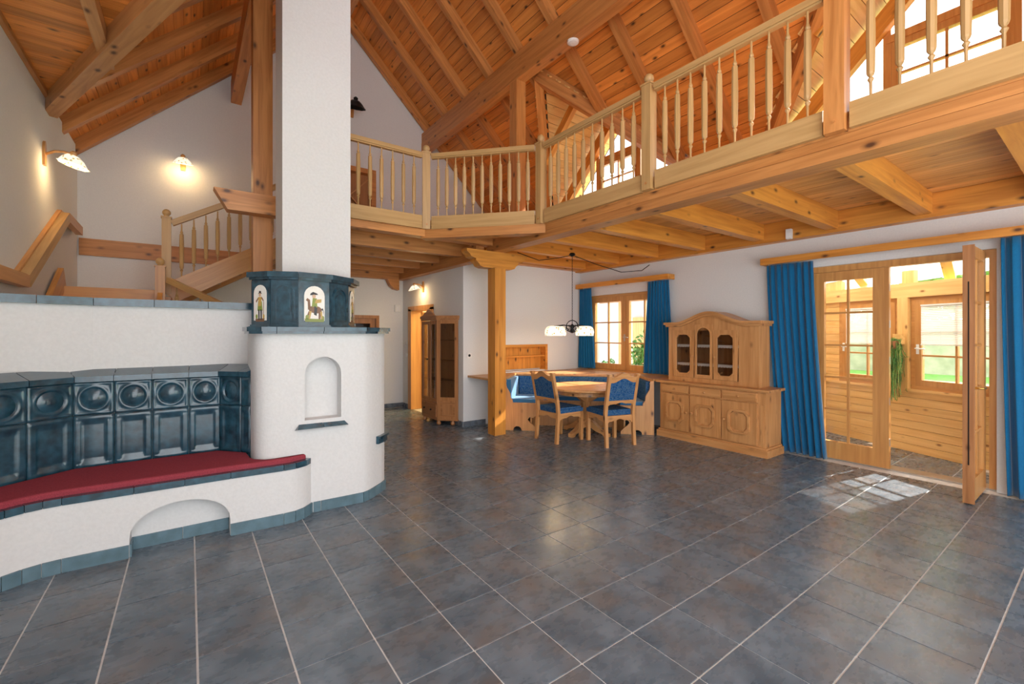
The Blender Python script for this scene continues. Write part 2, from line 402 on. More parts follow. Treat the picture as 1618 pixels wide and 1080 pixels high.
for (p, q, r, s) in ((ys[0], ys[2], ys[1], ys[0]), (ys[2], ys[5], ys[4], ys[3]), (ys[5], ys[7], ys[7], ys[6])):
    poly = [(a.x, p, a.z), (a.x, q, a.z), (b.x, r, b.z), (b.x, s, b.z)]
    cov.add(poly+[(x_, y_, z_+.1) for x_, y_, z_ in poly], [(3,2,1,0),(4,5,6,7),(0,1,5,4),(1,2,6,5),(2,3,7,6),(3,0,4,7)])
cov.build('roof_deck', dark, cr)
for y in RAFT:
    y = min(y, YB-.06)
    x1 = 6.3
    for d in DORM:
        if abs(y-d) < 6.3-DX: x1 = min(x1, DX+abs(y-d))
    p0 = Vector((XR, y, RZ(XR)))+nrm*.075; p1 = Vector((x1, y, RZ(x1)))+nrm*.075
    beam('rafter', p0, p1, .10, .15, timber['x'], cr, nrm)
    x0 = x1
# dormers
for di, d in enumerate(DORM):
    nm = ('far', 'near')[di]
    cd = thing('ceiling_dormer', ('pine boarded ceiling of the far dormer above the gallery', 'pine boarded ceiling of the near dormer above the gallery')[di], None, (DX, d, DZ), 0, None, 'structure')
    for s in (-1, 1):
        nn = Vector((0, s*.98, 1)).normalized(); sl = Vector((0, s, -.98)).normalized(); cg = G()
        for i in range(19):
            o = (i+.5)*PW*abs(sl.y)
            c = Vector((0, d+s*o, DZ+.215-.98*o))
            beam('plank', (DX+o-.10, c.y, c.z), (6.55, c.y, c.z), PW-.006, .02, siding['x'], cd, nn)
        o = 19*PW*abs(sl.y)
        q = [(DX+.1, d, DZ+.24), (6.6, d, DZ+.24), (6.6, d+s*o, DZ+.24-.98*o), (DX+.1+o, d+s*o, DZ+.24-.98*o)]
        cg.add(q+[(x_, y_, z_+.08) for x_, y_, z_ in q], [(0,1,2,3),(7,6,5,4),(0,4,5,1),(1,5,6,2),(2,6,7,3),(3,7,4,0)]).build('roof_deck', dark, cd)
        L = 1.80
        beam('valley_rafter', (DX, d, DZ+.10), (DX+L, d+s*L, DZ+.10-.98*L), .13, .22, timber['x'], cd)
        beam('gable_rafter', (6.12, d, DZ-.02), (6.12, d+s*1.75, DZ-.02-.98*1.75), .10, .18, bright['x'], cd, (0, s*.98, 1))
        for xx in (5.2,):
            o = xx-DX; beam('dormer_rafter', (xx, d, DZ+.01), (xx, d+s*o, DZ+.01-.98*o), .09, .13, bright['x'], cd, (0, s*.98, 1))
    # glazed gable
    wn = thing('window_%d' % (2+di), ('wooden sash window glazed into the far dormer gable', 'wooden sash window glazed into the near dormer gable')[di], None, (6.22, d, 3.62), 0, None, 'structure')
    zb = 3.62; GT = lambda o: DZ-.12-.98*o
    f = G(); hw = .47
    for s in (-1, 1):
        f.box(6.18, 6.27, d+s*hw-.035, d+s*hw+.035, zb, GT(hw)+.02)
    f.box(6.18, 6.27, d-1.55, d+1.55, zb, zb+.06); f.box(6.17, 6.28, d-hw, d+hw, 4.66, 4.74)
    f.build('frame', frm['z'], wn)
    sf = G(); z0, z1 = zb+.06, 4.66
    for (a, b) in ((d-hw+.035, d-hw+.095), (d+hw-.095, d+hw-.035)): sf.box(6.19, 6.26, a, b, z0, z1)
    sf.box(6.19, 6.26, d-hw+.095, d+hw-.095, z0, z0+.07); sf.box(6.19, 6.26, d-hw+.095, d+hw-.095, z1-.07, z1)
    sa = sf.build('sash', frm['z'], wn)
    y0, y1 = d-hw+.095, d+hw-.095
    G().box(6.205, 6.245, d-.012, d+.012, z0+.07, z1-.07).build('muntin', frm['z'], sa)
    for k in (1, 2):
        zz = z0+.07+(z1-z0-.14)*k/3; G().box(6.205, 6.245, y0, y1, zz-.011, zz+.011).build('muntin', frm['y'], sa)
    G().box(6.222, 6.228, y0, y1, z0+.07, z1-.07).build('pane', glass, sa)
    for s in (-1, 1):
        G().prism([(d+s*(hw+.035), zb+.06), (d+s*1.55, zb+.06), (d+s*1.55, GT(1.55)), (d+s*(hw+.035), GT(hw+.035))], 6.222, 6.228, 'x').build('pane', glass, wn)
    G().prism([(d-hw+.035, 4.74), (d+hw-.035, 4.74), (d+hw-.035, GT(hw-.035)), (d, GT(0)), (d-hw+.035, GT(hw-.035))], 6.222, 6.228, 'x').build('pane', glass, wn)
# left slope
cl = thing('ceiling_left', 'sloping pine board ceiling with rafters above the stairs', None, (XR, 3, ZR-.2), 0, None, 'structure')
nl = Vector((-.95, 0, 1)).normalized(); sll = Vector((-1, 0, -.95)).normalized()
for i in range(int((XR-XL+.25)/-sll.x/PW)):
    x = XR+(i+.5)*PW*sll.x; c = Vector((x, 0, LZ(x)))+nl*.16
    beam('plank', (c.x, YS, c.z), (c.x, YB, c.z), PW-.006, .02, board['x'], cl, nl)
q = []
for x in (XR+.05, XL-.3):
    c = Vector((x, 0, LZ(x)))+nl*.172; q += [(c.x, c.z)]
G().prism([q[0], q[1], (q[1][0], q[1][1]+.1), (q[0][0], q[0][1]+.1)], YS, YB, 'y').build('roof_deck', dark, cl)
for y in RAFT:
    y = min(y, YB-.06)
    beam('rafter', Vector((XR, y, LZ(XR)))+nl*.075, Vector((XL-.1 if y > 7.2 else XL+.28, y, LZ(XL-.1 if y > 7.2 else XL+.28)))+nl*.075, .10, .15, timber['x'], cl, nl)
beam('ridge_beam', (XR, YS, ZR-.02), (XR, YB, ZR-.02), .14, .28, timber['x'], cl)
# purlins, posts
def timber_thing(name, p0, p1, wd, ht, mat, label, cat, **k):
    o = beam(name, p0, p1, wd, ht, mat, None, **k); return tag(o, label, cat)
pu = thing('roof_purlin', 'heavy split roof purlin running over the gallery post', 'beam', (4.03, 4, 5.29)); beam('lower_timber', (4.03, YS, 5.388), (4.03, YB, 5.388), .16, .196, timber['x'], pu); beam('upper_timber', (4.035, YS, 5.59), (4.035, YB, 5.59), .16, .20, timber['x'], pu)
timber_thing('roof_purlin', (.63, YS, 5.49), (.63, YB, 5.49), .15, .36, timber['x'], 'heavy roof purlin above the stairs and tall post', 'beam')
def post(x0, x1, y0, y1, z0, z1, mat, label):
    c = G().box(x0, x1, y0, y1, z0, z1); o = c.build('timber_post', mat); return tag(o, label, 'post')
post(3.61, 3.80, 5.39, 5.58, 0, 2.45, bright['z'], 'square honey-coloured timber post under the carved bracket')
post(3.95, 4.12, 5.32, 5.50, 3.0, 5.29, timber['z'], 'timber post standing on the gallery under the purlin')
post(.565, .755, 5.60, 5.79, 0, 5.31, timber['z'], 'tall timber post beside the white chimney')
# gallery soffit in the upper left corner
sof = thing('ceiling_corner', 'flat pine board soffit in the upper left corner', None, (XL, 5, 4.12), 0, None, 'structure')
E0, E1 = Vector((-1.28, 7.13)), Vector((.42, 2.74))
def ex(y): return E0.x+(E1.x-E0.x)*(y-E0.y)/(E1.y-E0.y)
y = 7.0
while y > 2.5:
    beam('plank', (XL-.1, y, 4.135), (max(XL, ex(y))+.02, y, 4.135), .134, .02, board['x'], sof, (0, 0, 1)); y -= .14
G().prism([(XL-.1, 7.1), (XL-.1, 2.4), (ex(2.4), 2.4), (ex(7.1), 7.1)], 4.15, 4.2).build('roof_deck', dark, sof)
beam('edge_beam', (E0.x, E0.y, 4.05), (E1.x, E1.y, 4.05), .13, .2, pine['x'], sof)
beam('trim_board', (XL+.02, 7.1, 4.10), (XL+.02, 2.6, 4.10), .04, .05, timber['x'], sof)
beam('soffit_joist', (-.62, 5.62, 4.06), (-.62, 2.6, 4.06), .09, .14, pine['x'], sof)
# ================================================================ gallery deck
gd = thing('ceiling_gallery', 'pine board underside and joists of the gallery floor', None, (3.6, 4, 2.9), 0, None, 'structure')
G().prism([(3.61, -2), (XW, -2), (XW, YB), (1.25, YB), (1.25, 5.47), (2.56, 5.47), (3.61, 4.32)], 2.93, 3.0).build('deck', deckb['y'], gd)
x = 3.80
while x < XW-.02:
    beam('plank', (x+.06, -2, 2.915), (x+.06, YD if x > XH+.1 else YB, 2.915), .115, .022, deckb['x'], gd); x += .12
x = 1.27
while x < 3.5:
    y0 = 5.6 if x < 2.5 else max(4.45, 5.6-(x-2.5)*1.05)
    beam('plank', (x+.06, y0, 2.915), (x+.06, YB, 2.915), .115, .022, deckb['x'], gd); x += .12
for y in (-.42, .38, 1.18, 1.98, 2.79, 3.6, 4.39, 5.18, 5.98):
    beam('joist', (3.80, y, 2.80), (XW, y, 2.80), .12, .205, bright['x'], gd)
for y in (6.05, 6.82, 7.6, 8.36):
    beam('joist', (1.25, y, 2.79), (XH, y, 2.79), .12, .22, timber['x'], gd)
beam('wall_plate', (6.08, -2, 2.78), (6.08, YD, 2.78), .14, .24, bright['x'], gd)
beam('wall_plate', (3.8, 6.13, 2.79), (6.02, 6.13, 2.79), .14, .22, timber['x'], gd)
beam('wall_plate', (3.47, 5.58, 2.69), (3.47, YB, 2.69), .14, .24, timber['x'], gd)
beam('wall_plate', (1.25, 8.61, 2.69), (3.40, 8.61, 2.69), .14, .24, timber['x'], gd)
beam('edge_beam', (3.70, -2, 2.739), (3.70, 5.60, 2.739), .20, .088, timber['x'], gd); beam('edge_beam', (3.702, -2, 2.830), (3.702, 5.60, 2.830), .20, .088, timber['x'], gd)
beam('edge_beam', (3.62, -2, 2.905), (3.62, 4.32, 2.905), .05, .1, timber['x'], gd)
beam('edge_beam', (.20, 5.515, 2.885), (3.60, 5.515, 2.885), .16, .21, timber['x'], gd, c0=.12)
beam('edge_beam', (2.545, 5.53, 2.815), (3.66, 4.30, 2.815), .16, .12, timber['x'], gd)
# carved brackets of the main post
def bracket(x0, x1, z0, z1, mat, name='bracket'):
    h = z1-z0; c = .13
    p = [(x0, z1), (x0, z1-.3*h), (x0+.35*c, z1-.55*h), (x0+.55*c, z0+.15*h), (x0+c, z0), (x1-c, z0), (x1-.55*c, z0+.15*h), (x1-.35*c, z1-.55*h), (x1, z1-.3*h), (x1, z1)]
    return G().prism(p, 5.41, 5.57, 'y').build(name, mat, gd)
bracket(3.15, 4.22, 2.57, 2.695, bright['x']); bracket(3.30, 4.05, 2.45, 2.57, bright['x'])
G().prism([(3.16, 2.57), (3.40, 2.57), (3.40, 2.36), (3.30, 2.38), (3.22, 2.45)], 8.52, 8.66, 'y').build('bracket', timber['x'], gd)
# ================================================================ railing
bal = [(.008, 0), (.009, .085), (.019, .105), (.009, .12), (.020, .135), (.0235, .15), (.0265, .40), (.023, .615), (.012, .625), (.018, .64), (.009, .665), (.008, .76)]
me_bal, _ = G().lathe(bal, 8).mesh('baluster', oak['z'], Vector((0, 0, 0)))
g = G().box(-.05, .05, -.05, .05, 0, 1.0); g.prism([(-.058, -.058), (.058, -.058), (.058, .058), (-.058, .058)], 1.0, 1.018)
me_newel, _ = g.mesh('newel_post', oak['z'], Vector((0, 0, 0)))
me_fin, _ = G().lathe([(.02, 0), (.028, .008), (.03, .014)]+[(max(.002, .047*math.sin(math.pi*i/10)), .055-.047*math.cos(math.pi*i/10)) for i in range(2, 11)], 14).mesh('finial', oak['z'], Vector((0, 0, 0)), True)
me_plug, _ = G().lathe([(.012, 0), (.012, .006)], 10).mesh('plug', timber['z'], Vector((0, 0, 0)))
def newel(x, y, z, parent, ang=0, plug=None):
    nn = obj('newel_post', me_newel, parent, Matrix.Translation((x, y, z)) @ Matrix.Rotation(ang, 4, 'Z'))
    obj('finial', me_fin, nn, Matrix.Translation((x, y, z+1.018)))
    if plug:
        pv = Vector(plug).normalized(); m = pv.to_track_quat('Z', 'Y').to_matrix().to_4x4(); m.translation = Vector((x, y, z+.06))+pv*.05
        obj('plug', me_plug, nn, m)
    return nn
def railing(p0, p1, nb, label, z=2.87, inset=.078, ends=(1, 1)):
    a, b = Vector((*p0, 0)), Vector((*p1, 0)); d = (b-a).normalized(); L = (b-a).length
    r = thing('balcony_railing', label, 'railing', (p0[0], p0[1], z), 0, 'gallery railings')
    q0, q1 = a+d*inset*ends[0], b-d*inset*ends[1]
    beam('base_board', q0+Vector((0, 0, z+.085)), q1+Vector((0, 0, z+.085)), .04, .17, oak['x'], r)
    ha = beam('handrail', q0+Vector((0, 0, z+.965)), q1+Vector((0, 0, z+.965)), .075, .05, oak['x'], r)
    beam('rail_fillet', q0+Vector((0, 0, z+.935)), q1+Vector((0, 0, z+.935)), .05, .02, oak['x'], ha)
    for k in range(nb):
        p = q0+(q1-q0)*((k+.75)/(nb+.5)); obj('baluster', me_bal, r, Matrix.Translation((p.x, p.y, z+.17)))
    return r
N1, N2 = (2.54, 5.43), (3.575, 4.30)
ra = railing((1.25, 5.405), (2.54, 5.405), 8, 'pale oak railing section between chimney and first corner newel', ends=(0, 1))
newel(*N1, 2.87, ra, R(-22), (-.3, -1, 0))
rb = railing(N1, N2, 11, 'pale oak railing section across the diagonal gallery corner')
newel(*N2, 2.87, rb, 0, (-1, 0, 0))
rc = railing(N2, (3.575, 2.68), 10, 'pale oak railing section right of the corner with lit far dormer behind')
newel(3.575, 2.68, 2.87, rc, 0, (-1, 0, 0))
rd = railing((3.575, 2.68), (3.575, 1.15), 10, 'pale oak railing section between the third newel and the square post')
pst = G().box(3.52, 3.63, 1.09, 1.21, 2.86, 5.2).build('gallery_post', timber['z'], rd)
obj('plug', me_plug, pst, frame((3.52, 1.15, 2.93), (0, 0, 1), (0, -1, 0), (-1, 0, 0)))
rail5 = railing((3.575, 1.15), (3.575, -.75), 12, 'pale oak railing section nearest the camera at upper right', ends=(1, 0))
# gallery floor-level objects: lattice door and wall lamp
# ================================================================ tiled stove and bench
def arcp(cx, cy, r, a0, a1, n): return [(cx+r*math.cos(R(a0+(a1-a0)*i/n)), cy+r*math.sin(R(a0+(a1-a0)*i/n))) for i in range(n+1)]
st = thing('tiled_stove', 'white plastered tiled stove with teal crown of arched panels', 'stove', (.95, 4.4, 0))
BODY = [(.42, 4.56), (.42, 4.14), (.44, 4.07), (.49, 4.02), (.56, 4.0), (1.25, 3.98), (1.30, 4.0), (1.37, 4.055), (1.46, 4.13), (1.525, 4.20), (1.56, 4.30), (1.57, 4.42), (1.57, 5.05), (.72, 5.05), (.72, 4.56)]
me, _ = G().prism(BODY, 0, 1.495).mesh('body', stucco, Vector((0, 0, 0)))
bo = bpy.data.objects.new('body', me); link(bo)
nar = [(.775, .775), (1.065, .775)]+[(.92+.145*math.cos(R(a)), 1.155+.145*math.sin(R(a))) for a in range(0, 181, 15)]
nic = G().prism(nar, 3.9, 4.12, 'y')
cut(bo, [nic]); smooth(bo); bo.parent = st; bo.matrix_basis = wm(st).inverted()
# niche sill, two glazed tiles
for x0, x1 in ((.70, .912), (.916, 1.12)):
    l0 = .05 if x0 < .8 else 0; l1 = .05 if x1 > 1 else 0
    g = G().add([(x0, 3.99, .70), (x1, 3.98, .70), (x1, 4.06, .70), (x0, 4.06, .70), (x0+l0*.2, 3.93, .715), (x1-l1*.2, 3.925, .715), (x1-l1, 4.06, .775), (x0+l0, 4.06, .775)],
                [(0,3,2,1),(4,5,6,7),(0,1,5,4),(1,2,6,5),(2,3,7,6),(3,0,4,7)])
    g.build('sill_tile', teal, st)
ledge = [(.37, 4.30), (.38, 4.06), (.46, 3.96), (.56, 3.945), (1.26, 3.925), (1.40, 4.02), (1.56, 4.18), (1.62, 4.36), (1.62, 4.8)]
strip_tiles('ledge_tile', ledge, .0, .40, 1.495, 1.535, .33, teal, st)
strip_tiles('ledge_tile', offs(ledge, -.015), .0, .12, 1.515, 1.55, .33, teal, st)
G().prism([(.44, 4.3), (.56, 4.05), (1.25, 4.03), (1.5, 4.3), (1.5, 4.95), (.74, 4.95), (.74, 4.6)], 1.49, 1.53).build('top_slab', teal, st)
CR = [(.445, 4.513), (.571, 4.333), (.77, 4.24), (1.037, 4.278), (1.25, 4.444), (1.377, 4.682)]
core = G().prism(CR+[(1.40, 5.0), (.74, 5.0), (.74, 4.62)], 1.54, 2.0).build('crown_core', teal, st)
G().prism(offs(CR, .0)[0:0] or [tuple(p) for p in CR]+[(1.40, 5.0), (.74, 5.0), (.74, 4.62)], 1.99, 2.02).build('crown_top', teal, st)
for d, z0, z1 in ((-.03, 1.965, 1.99), (-.055, 1.985, 2.03), (-.035, 1.535, 1.56), (-.02, 1.555, 1.575)):
    strip_tiles('cornice_tile' if z0 > 1.8 else 'foot_tile', CR, d, .02, z0, z1, .3, teal, st, .001)
def arch_poly(w, z0, z1, n=10):
    r = w/2; return [(-r, z0), (r, z0)]+[(r*math.cos(math.pi*i/n), z1-r+r*math.sin(math.pi*i/n)) for i in range(n+1)]
fig_m = [base('glaze_brown', (.22, .10, .045), .25)[0], base('glaze_green', (.25, .30, .05), .25)[0], base('glaze_black', (.025, .02, .025), .25)[0],
         base('glaze_ochre', (.55, .36, .10), .25)[0], base('glaze_skin', (.62, .40, .26), .25)[0]]
def ell(cx, cz, rx, rz, n=10, rot=0):
    c, s = math.cos(rot), math.sin(rot)
    return [(cx+rx*math.cos(2*math.pi*i/n)*c-rz*math.sin(2*math.pi*i/n)*s, cz+rx*math.cos(2*math.pi*i/n)*s+rz*math.sin(2*math.pi*i/n)*c) for i in range(n)]
FIG_STAND = [(0, [(-.05, .025), (.05, .025), (.055, .055), (-.055, .05)]), (2, [(-.018, .04), (-.006, .04), (-.006, .13), (-.02, .13)]), (2, [(.01, .04), (.022, .04), (.022, .13), (.006, .13)]),
    (1, [(-.03, .12), (.03, .12), (.022, .20), (-.022, .20)]), (3, [(-.02, .16), (.014, .16), (.02, .24), (-.018, .24)]), (0, [(-.045, .19), (-.018, .225), (-.018, .24), (-.05, .205)]),
    (0, [(.018, .225), (.04, .2), (.045, .21), (.02, .243)]), (4, ell(0, .258, .013, .016)), (2, [(-.024, .268), (.024, .268), (.012, .276), (.01, .292), (-.01, .292), (-.012, .276)]),
    (0, [(.034, .06), (.04, .06), (.046, .20), (.042, .20)]), (1, ell(-.04, .07, .012, .02)), (3, ell(.045, .07, .01, .02))]
FIG_HORSE = [(1, [(-.07, .025), (.07, .025), (.075, .05), (-.075, .055)]), (0, ell(.005, .135, .052, .034, 12, -.15)), (0, [(-.05, .13), (-.03, .15), (-.035, .22), (-.055, .235), (-.066, .215), (-.052, .205)]),
    (3, [(-.045, .05), (-.035, .05), (-.022, .12), (-.04, .12)]), (0, [(-.06, .07), (-.05, .07), (-.03, .115), (-.045, .12)]), (0, [(.03, .045), (.042, .045), (.052, .12), (.03, .12)]), (3, [(.05, .05), (.06, .05), (.058, .12), (.042, .115)]),
    (2, [(.05, .14), (.07, .12), (.072, .08), (.062, .15)]), (2, [(-.005, .09), (.015, .08), (.02, .15), (-.002, .17)]), (1, [(-.022, .16), (.02, .155), (.016, .235), (-.014, .238)]), (3, [(.0, .19), (.05, .20), (.052, .23), (.01, .225)]),
    (4, ell(-.005, .252, .014, .017)), (2, [(-.035, .262), (.026, .268), (.018, .28), (-.012, .292), (-.03, .278)]), (1, ell(-.055, .065, .014, .022)), (1, ell(.06, .062, .014, .02))]
def figure(parent, F, fig, sx):
    for k in range(5):
        g = G()
        for c, p in fig:
            if c == k: G().prism([(x*sx, z) for x, z in p], -.0142-.0003*k, -.0125, 'y').build('painted_shape', fig_m[k], parent, F)
for i in range(5):
    a, b = Vector(CR[i]), Vector(CR[i+1]); L = (b-a).length; t = (b-a).normalized()
    F = frame(((a.x+b.x)/2, (a.y+b.y)/2, 1.575), (t.x, t.y, 0), (-t.y, t.x, 0), (0, 0, 1))
    h = .385; w = L-.004
    pl = G().prism([(-w/2, 0), (w/2, 0), (w/2, h), (-w/2, h)], -.006, .004, 'y').build('crown_tile', teal, st, F)
    aw = L*.66
    if i % 2 == 0:
        G().prism(arch_poly(aw+.016, .028, .352), -.010, -.005, 'y').build('arch_moulding', teal, pl, F)
        pp = G().prism(arch_poly(aw, .035, .345), -.0125, -.009, 'y').build('painted_panel', ceram, pl, F); tag(pp, 'cream arched panel with painted folk figure')
        figure(pl, F, FIG_HORSE if i == 2 else FIG_STAND, min(1.2, aw/.155))
    else:
        for (ww, z0, z1, y) in ((aw+.03, .03, .355, .012), (aw+.012, .035, .345, .02)):
            o = arch_poly(ww, z0, z1); inn = arch_poly(ww-.022, z0+.011, z1-.011); n = len(o); g = G()
            vs = [(p[0], -y, p[1]) for p in o]+[(p[0], -y, p[1]) for p in inn]+[(p[0], -.004, p[1]) for p in o]+[(p[0], -.004, p[1]) for p in inn]
            fs = [(k, (k+1)%n, (k+1)%n+n, k+n) for k in range(n)]+[(k+2*n, (k+1)%n+2*n, (k+1)%n, k) for k in range(n)]+[(k+n, (k+1)%n+n, (k+1)%n+3*n, k+3*n) for k in range(n)]
            g.add(vs, fs).build('arch_moulding', teal, pl, F)
        G().prism(arch_poly(aw*.62, .08, .29), -.013, -.004, 'y').build('inner_panel', teal, pl, F)
# trim band on the right flank
BAND = [(1.40, 4.08), (1.46, 4.13), (1.525, 4.20), (1.56, 4.30), (1.57, 4.42), (1.57, 4.9)]
strip_tiles('band_tile', offs(BAND, -.004), 0, -.025, .47, .52, .3, teal, st)
strip_tiles('band_tile', offs(BAND, -.004), 0, -.04, .52, .54, .3, teal, st)
KICK = [(.84, 4.0), (.90, 3.995), (1.25, 3.98), (1.30, 4.0), (1.37, 4.055), (1.46, 4.13), (1.525, 4.20), (1.56, 4.30), (1.57, 4.42), (1.57, 5.0)]
strip_tiles('skirting_tile', KICK, 0, -.014, 0, .085, .34, skirt, st)
# ---- bench
be = thing('stove_bench', 'white plastered bench with teal tile edge and relief tile back', 'bench', (-.2, 4.2, 0))
FR_ = [(-1.22, 3.613), (-1.05, 3.73), (-.89, 3.835), (-.816, 3.88), (-.736, 3.907), (-.649, 3.917), (-.30, 3.907), (.25, 3.897), (.60, 3.877), (.68, 3.882), (.75, 3.915), (.80, 3.965), (.825, 3.995)]
BK = [(-1.22, 4.135), (-1.11, 4.26), (-.70, 4.585), (-.47, 4.585), (-.242, 4.585), (-.004, 4.585), (.217, 4.575), (.36, 4.42), (.42, 4.345)]
bp_ = FR_+[(.56, 3.995), (.49, 4.015), (.44, 4.065), (.418, 4.14)]+[tuple(p) for p in offs(BK, -.0)][::-1]
me, _ = G().prism(bp_, 0, .42).mesh('base', stucco, Vector((0, 0, 0)))
bb = bpy.data.objects.new('base', me); link(bb)
ap = [(-.325, -.05), (.246, -.05), (.246, .12)]+[(-.04+.286*math.cos(R(a)), .12+.20*math.sin(R(a))**.9) for a in range(12, 169, 12)]+[(-.325, .12)]
cut(bb, [G().prism(ap, 3.7, 4.045, 'y')]); smooth(bb); bb.parent = be; bb.matrix_basis = wm(be).inverted()
strip_tiles('skirting_tile', FR_[:6]+[(-.325, 3.908)], 0, -.014, 0, .085, .3, skirt, be)
strip_tiles('skirting_tile', [(.246, 3.897)]+FR_[8:], 0, -.014, 0, .085, .3, skirt, be)
strip_tiles('skirting_tile', [(-.325, 4.045), (.246, 4.045)], 0, -.012, 0, .085, .3, skirt, be)
strip_tiles('skirting_tile', [(-.325, 3.91), (-.325, 4.03)], 0, -.012, 0, .085, .3, skirt, be)
EDGE = [(p[0], p[1]+.025) for p in FR_[:-2]]+[(.79, 3.985)]
strip_tiles('edge_tile', EDGE, .06, -.035, .42, .465, .30, teal, be)
seat = EDGE+[(.56, 3.99), (.49, 4.01), (.435, 4.065), (.41, 4.14)]+BK[::-1]
G().prism(seat, .42, .455).build('seat_slab', teal, be)
# relief back tiles
def hm(w, h, fn, nx, nz, mat, name, parent, F):
    vs = []; fs = []
    for j in range(nz+1):
        for i in range(nx+1):
            u, v = i/nx, j/nz; vs.append(((u-.5)*w, -fn(u, v), v*h))
    for j in range(nz):
        for i in range(nx):
            a = j*(nx+1)+i; fs.append((a, a+1, a+nx+2, a+nx+1))
    g = G().add(vs, fs); n = len(g.v); g.box(-w/2, w/2, -.002, .03, 0, h)
    return g.build(name, mat, parent, F, True)
def sm(a, b, x): t = min(1, max(0, (x-a)/(b-a))); return t*t*(3-2*t)
def up_fn(sw):
    def fn(u, v):
        e = min(u, 1-u, v, 1-v); hgt = .004+.010*sm(0, .04, e)-.008*sm(.05, .09, e)
        x, y = (u-.5)*2, (v-.5)*2; r = math.hypot(x, y)
        ring = .010*math.exp(-((r-.74)/.09)**2); hgt += ring
        if r < .66: hgt -= .012*sm(.66, .5, r)
        if r < .5:
            hgt += .016*(1-(r/.5)**2)
            if sw: hgt += .0028*math.sin(2*math.pi*r/.12+math.atan2(y, x))
        return hgt
    return fn
def lo_fn(u, v):
    e = min(u, 1-u, v*1.55, (1-v)*1.55)
    return .004+.012*sm(0, .05, e)-.010*sm(.07, .10, e)+.008*sm(.11, .14, e)-.014*sm(.15, .21, e)+.006*math.sin(math.pi*u)
for i in range(len(BK)-1):
    a, b = Vector(BK[i]), Vector(BK[i+1]); t = (b-a).normalized(); L = (b-a).length
    n = max(1, round(L/.26))
    for k in range(n):
        c = a+(b-a)*((k+.5)/n); wd = L/n-.004
        F0 = frame((c.x, c.y, .885), (t.x, t.y, 0), (-t.y, t.x, 0), (0, 0, 1)); F1 = frame((c.x, c.y, .487), (t.x, t.y, 0), (-t.y, t.x, 0), (0, 0, 1))
        if wd > .12:
            hm(wd, .245, up_fn((i+k) % 3 != 1), 26, 26, teal, 'medallion_tile', be, F0); hm(wd, .394, lo_fn, 22, 26, teal, 'panel_tile', be, F1)
        else:
            hm(wd, .245, lambda u, v: .005+.008*sm(0, .12, min(u, 1-u, v, 1-v))-.006*sm(.15, .3, min(u, 1-u, v, 1-v)), 10, 12, teal, 'plain_tile', be, F0); hm(wd, .394, lo_fn, 12, 20, teal, 'panel_tile', be, F1)
strip_tiles('foot_tile', BK, -.03, .0, .455, .485, .24, teal, be)
strip_tiles('top_tile', BK, -.04, .16, 1.134, 1.175, .31, teal, be, top=1.225)
me, _ = G().prism([tuple(p) for p in offs(BK, .03)]+[(.41, 4.55), (.41, 4.735), (-.607, 4.715), (-1.23, 4.495), (-1.23, 4.16)], 0, 1.19).mesh('back_core', stucco, Vector((0, 0, 0)))
obj('back_core', me, be, ID)
# seat cushion
CE = [(p[0], p[1]+.045) for p in FR_[:9]]+[(.66, 3.925), (.72, 3.95), (.775, 3.972), (.78, 3.985), (.56, 3.985), (.49, 4.0), (.425, 4.06), (.40, 4.14), (.39, 4.33)]+[tuple(p) for p in offs(BK, -.035)][:-1][::-1]
g = G(); c2 = sum((Vector(p) for p in CE), Vector((0, 0)))/len(CE); n = len(CE)
lay = [(0, .456), (0, .487), (.006, .497), (.016, .502)]
cp = []
for ins, z in lay:
    q = [Vector(p) for p in offs(CE+[CE[0]], ins)][:-1] if ins else [Vector(p) for p in CE]
    cp.append([(p.x, p.y, z) for p in q])
vs = [v for l in cp for v in l]; fs = [(k*n+i, k*n+(i+1)%n, (k+1)*n+(i+1)%n, (k+1)*n+i) for k in range(3) for i in range(n)]+[tuple(range(n))[::-1], tuple(range(3*n, 4*n))]
tag(g.add(vs, fs).build('seat_cushion', fabric_red), 'long dark red fabric cushion on the stove bench', 'cushion')
# thermostat plate on the low wall
p = Vector(HW[0]).lerp(Vector(HW[1]), .52); t = (Vector(HW[1])-Vector(HW[0])).normalized()
F = frame((p.x, p.y, 1.45), (t.x, t.y, 0), (-t.y, t.x, 0), (0, 0, 1))
so = thing('wall_switch', 'white switch plate on low wall at the left edge', 'switch', (p.x, p.y, 1.42))
G().box(-.045, .045, -.012, 0, -.045, .085).build('plate', white, so, F); G().box(-.028, .028, -.017, -.012, -.02, .06).build('rocker', white, so, F)
# ================================================================ stairs
sr = thing('staircase', 'pine staircase with landing and turned railing behind the low wall', 'staircase', (-.6, 7.4, 0))
ZL = 1.98
G().box(XL+.002, -.20, 7.45, YB-.002, ZL-.05, ZL).build('landing', frm['x'], sr)
beam('landing_edge', (XL+.03, 7.42, ZL+.0), (-.27, 7.42, ZL+.0), .05, .16, frm['x'], sr)
for k in range(5):
    z = ZL-.18*(k+1); y = 7.45-.28*(k+1)
    G().box(XL+.03, -.32, y, y+.30, z-.04, z).build('tread', frm['x'], sr)
beam('string_board', (XL+.05, 5.85, 1.14), (XL+.05, 7.45, 2.17), .05, .24, frm['x'], sr)
beam('string_board', (-.30, 5.85, 1.10), (-.30, 7.43, 2.05), .05, .22, frm['x'], sr)
G().box(XL+.002, -.25, 4.95, 5.98, 1.0, 1.06).build('landing', frm['x'], sr)
sl3 = (2.90-2.18)/(1.02+.21)
zs = lambda x: 2.18+(x+.21)*sl3
for yy in (7.45, 8.62):
    beam('string_board', (-.22, yy, zs(-.22)-.15), (1.30, yy, zs(1.30)-.15), .06, .27, frm['x'], sr)
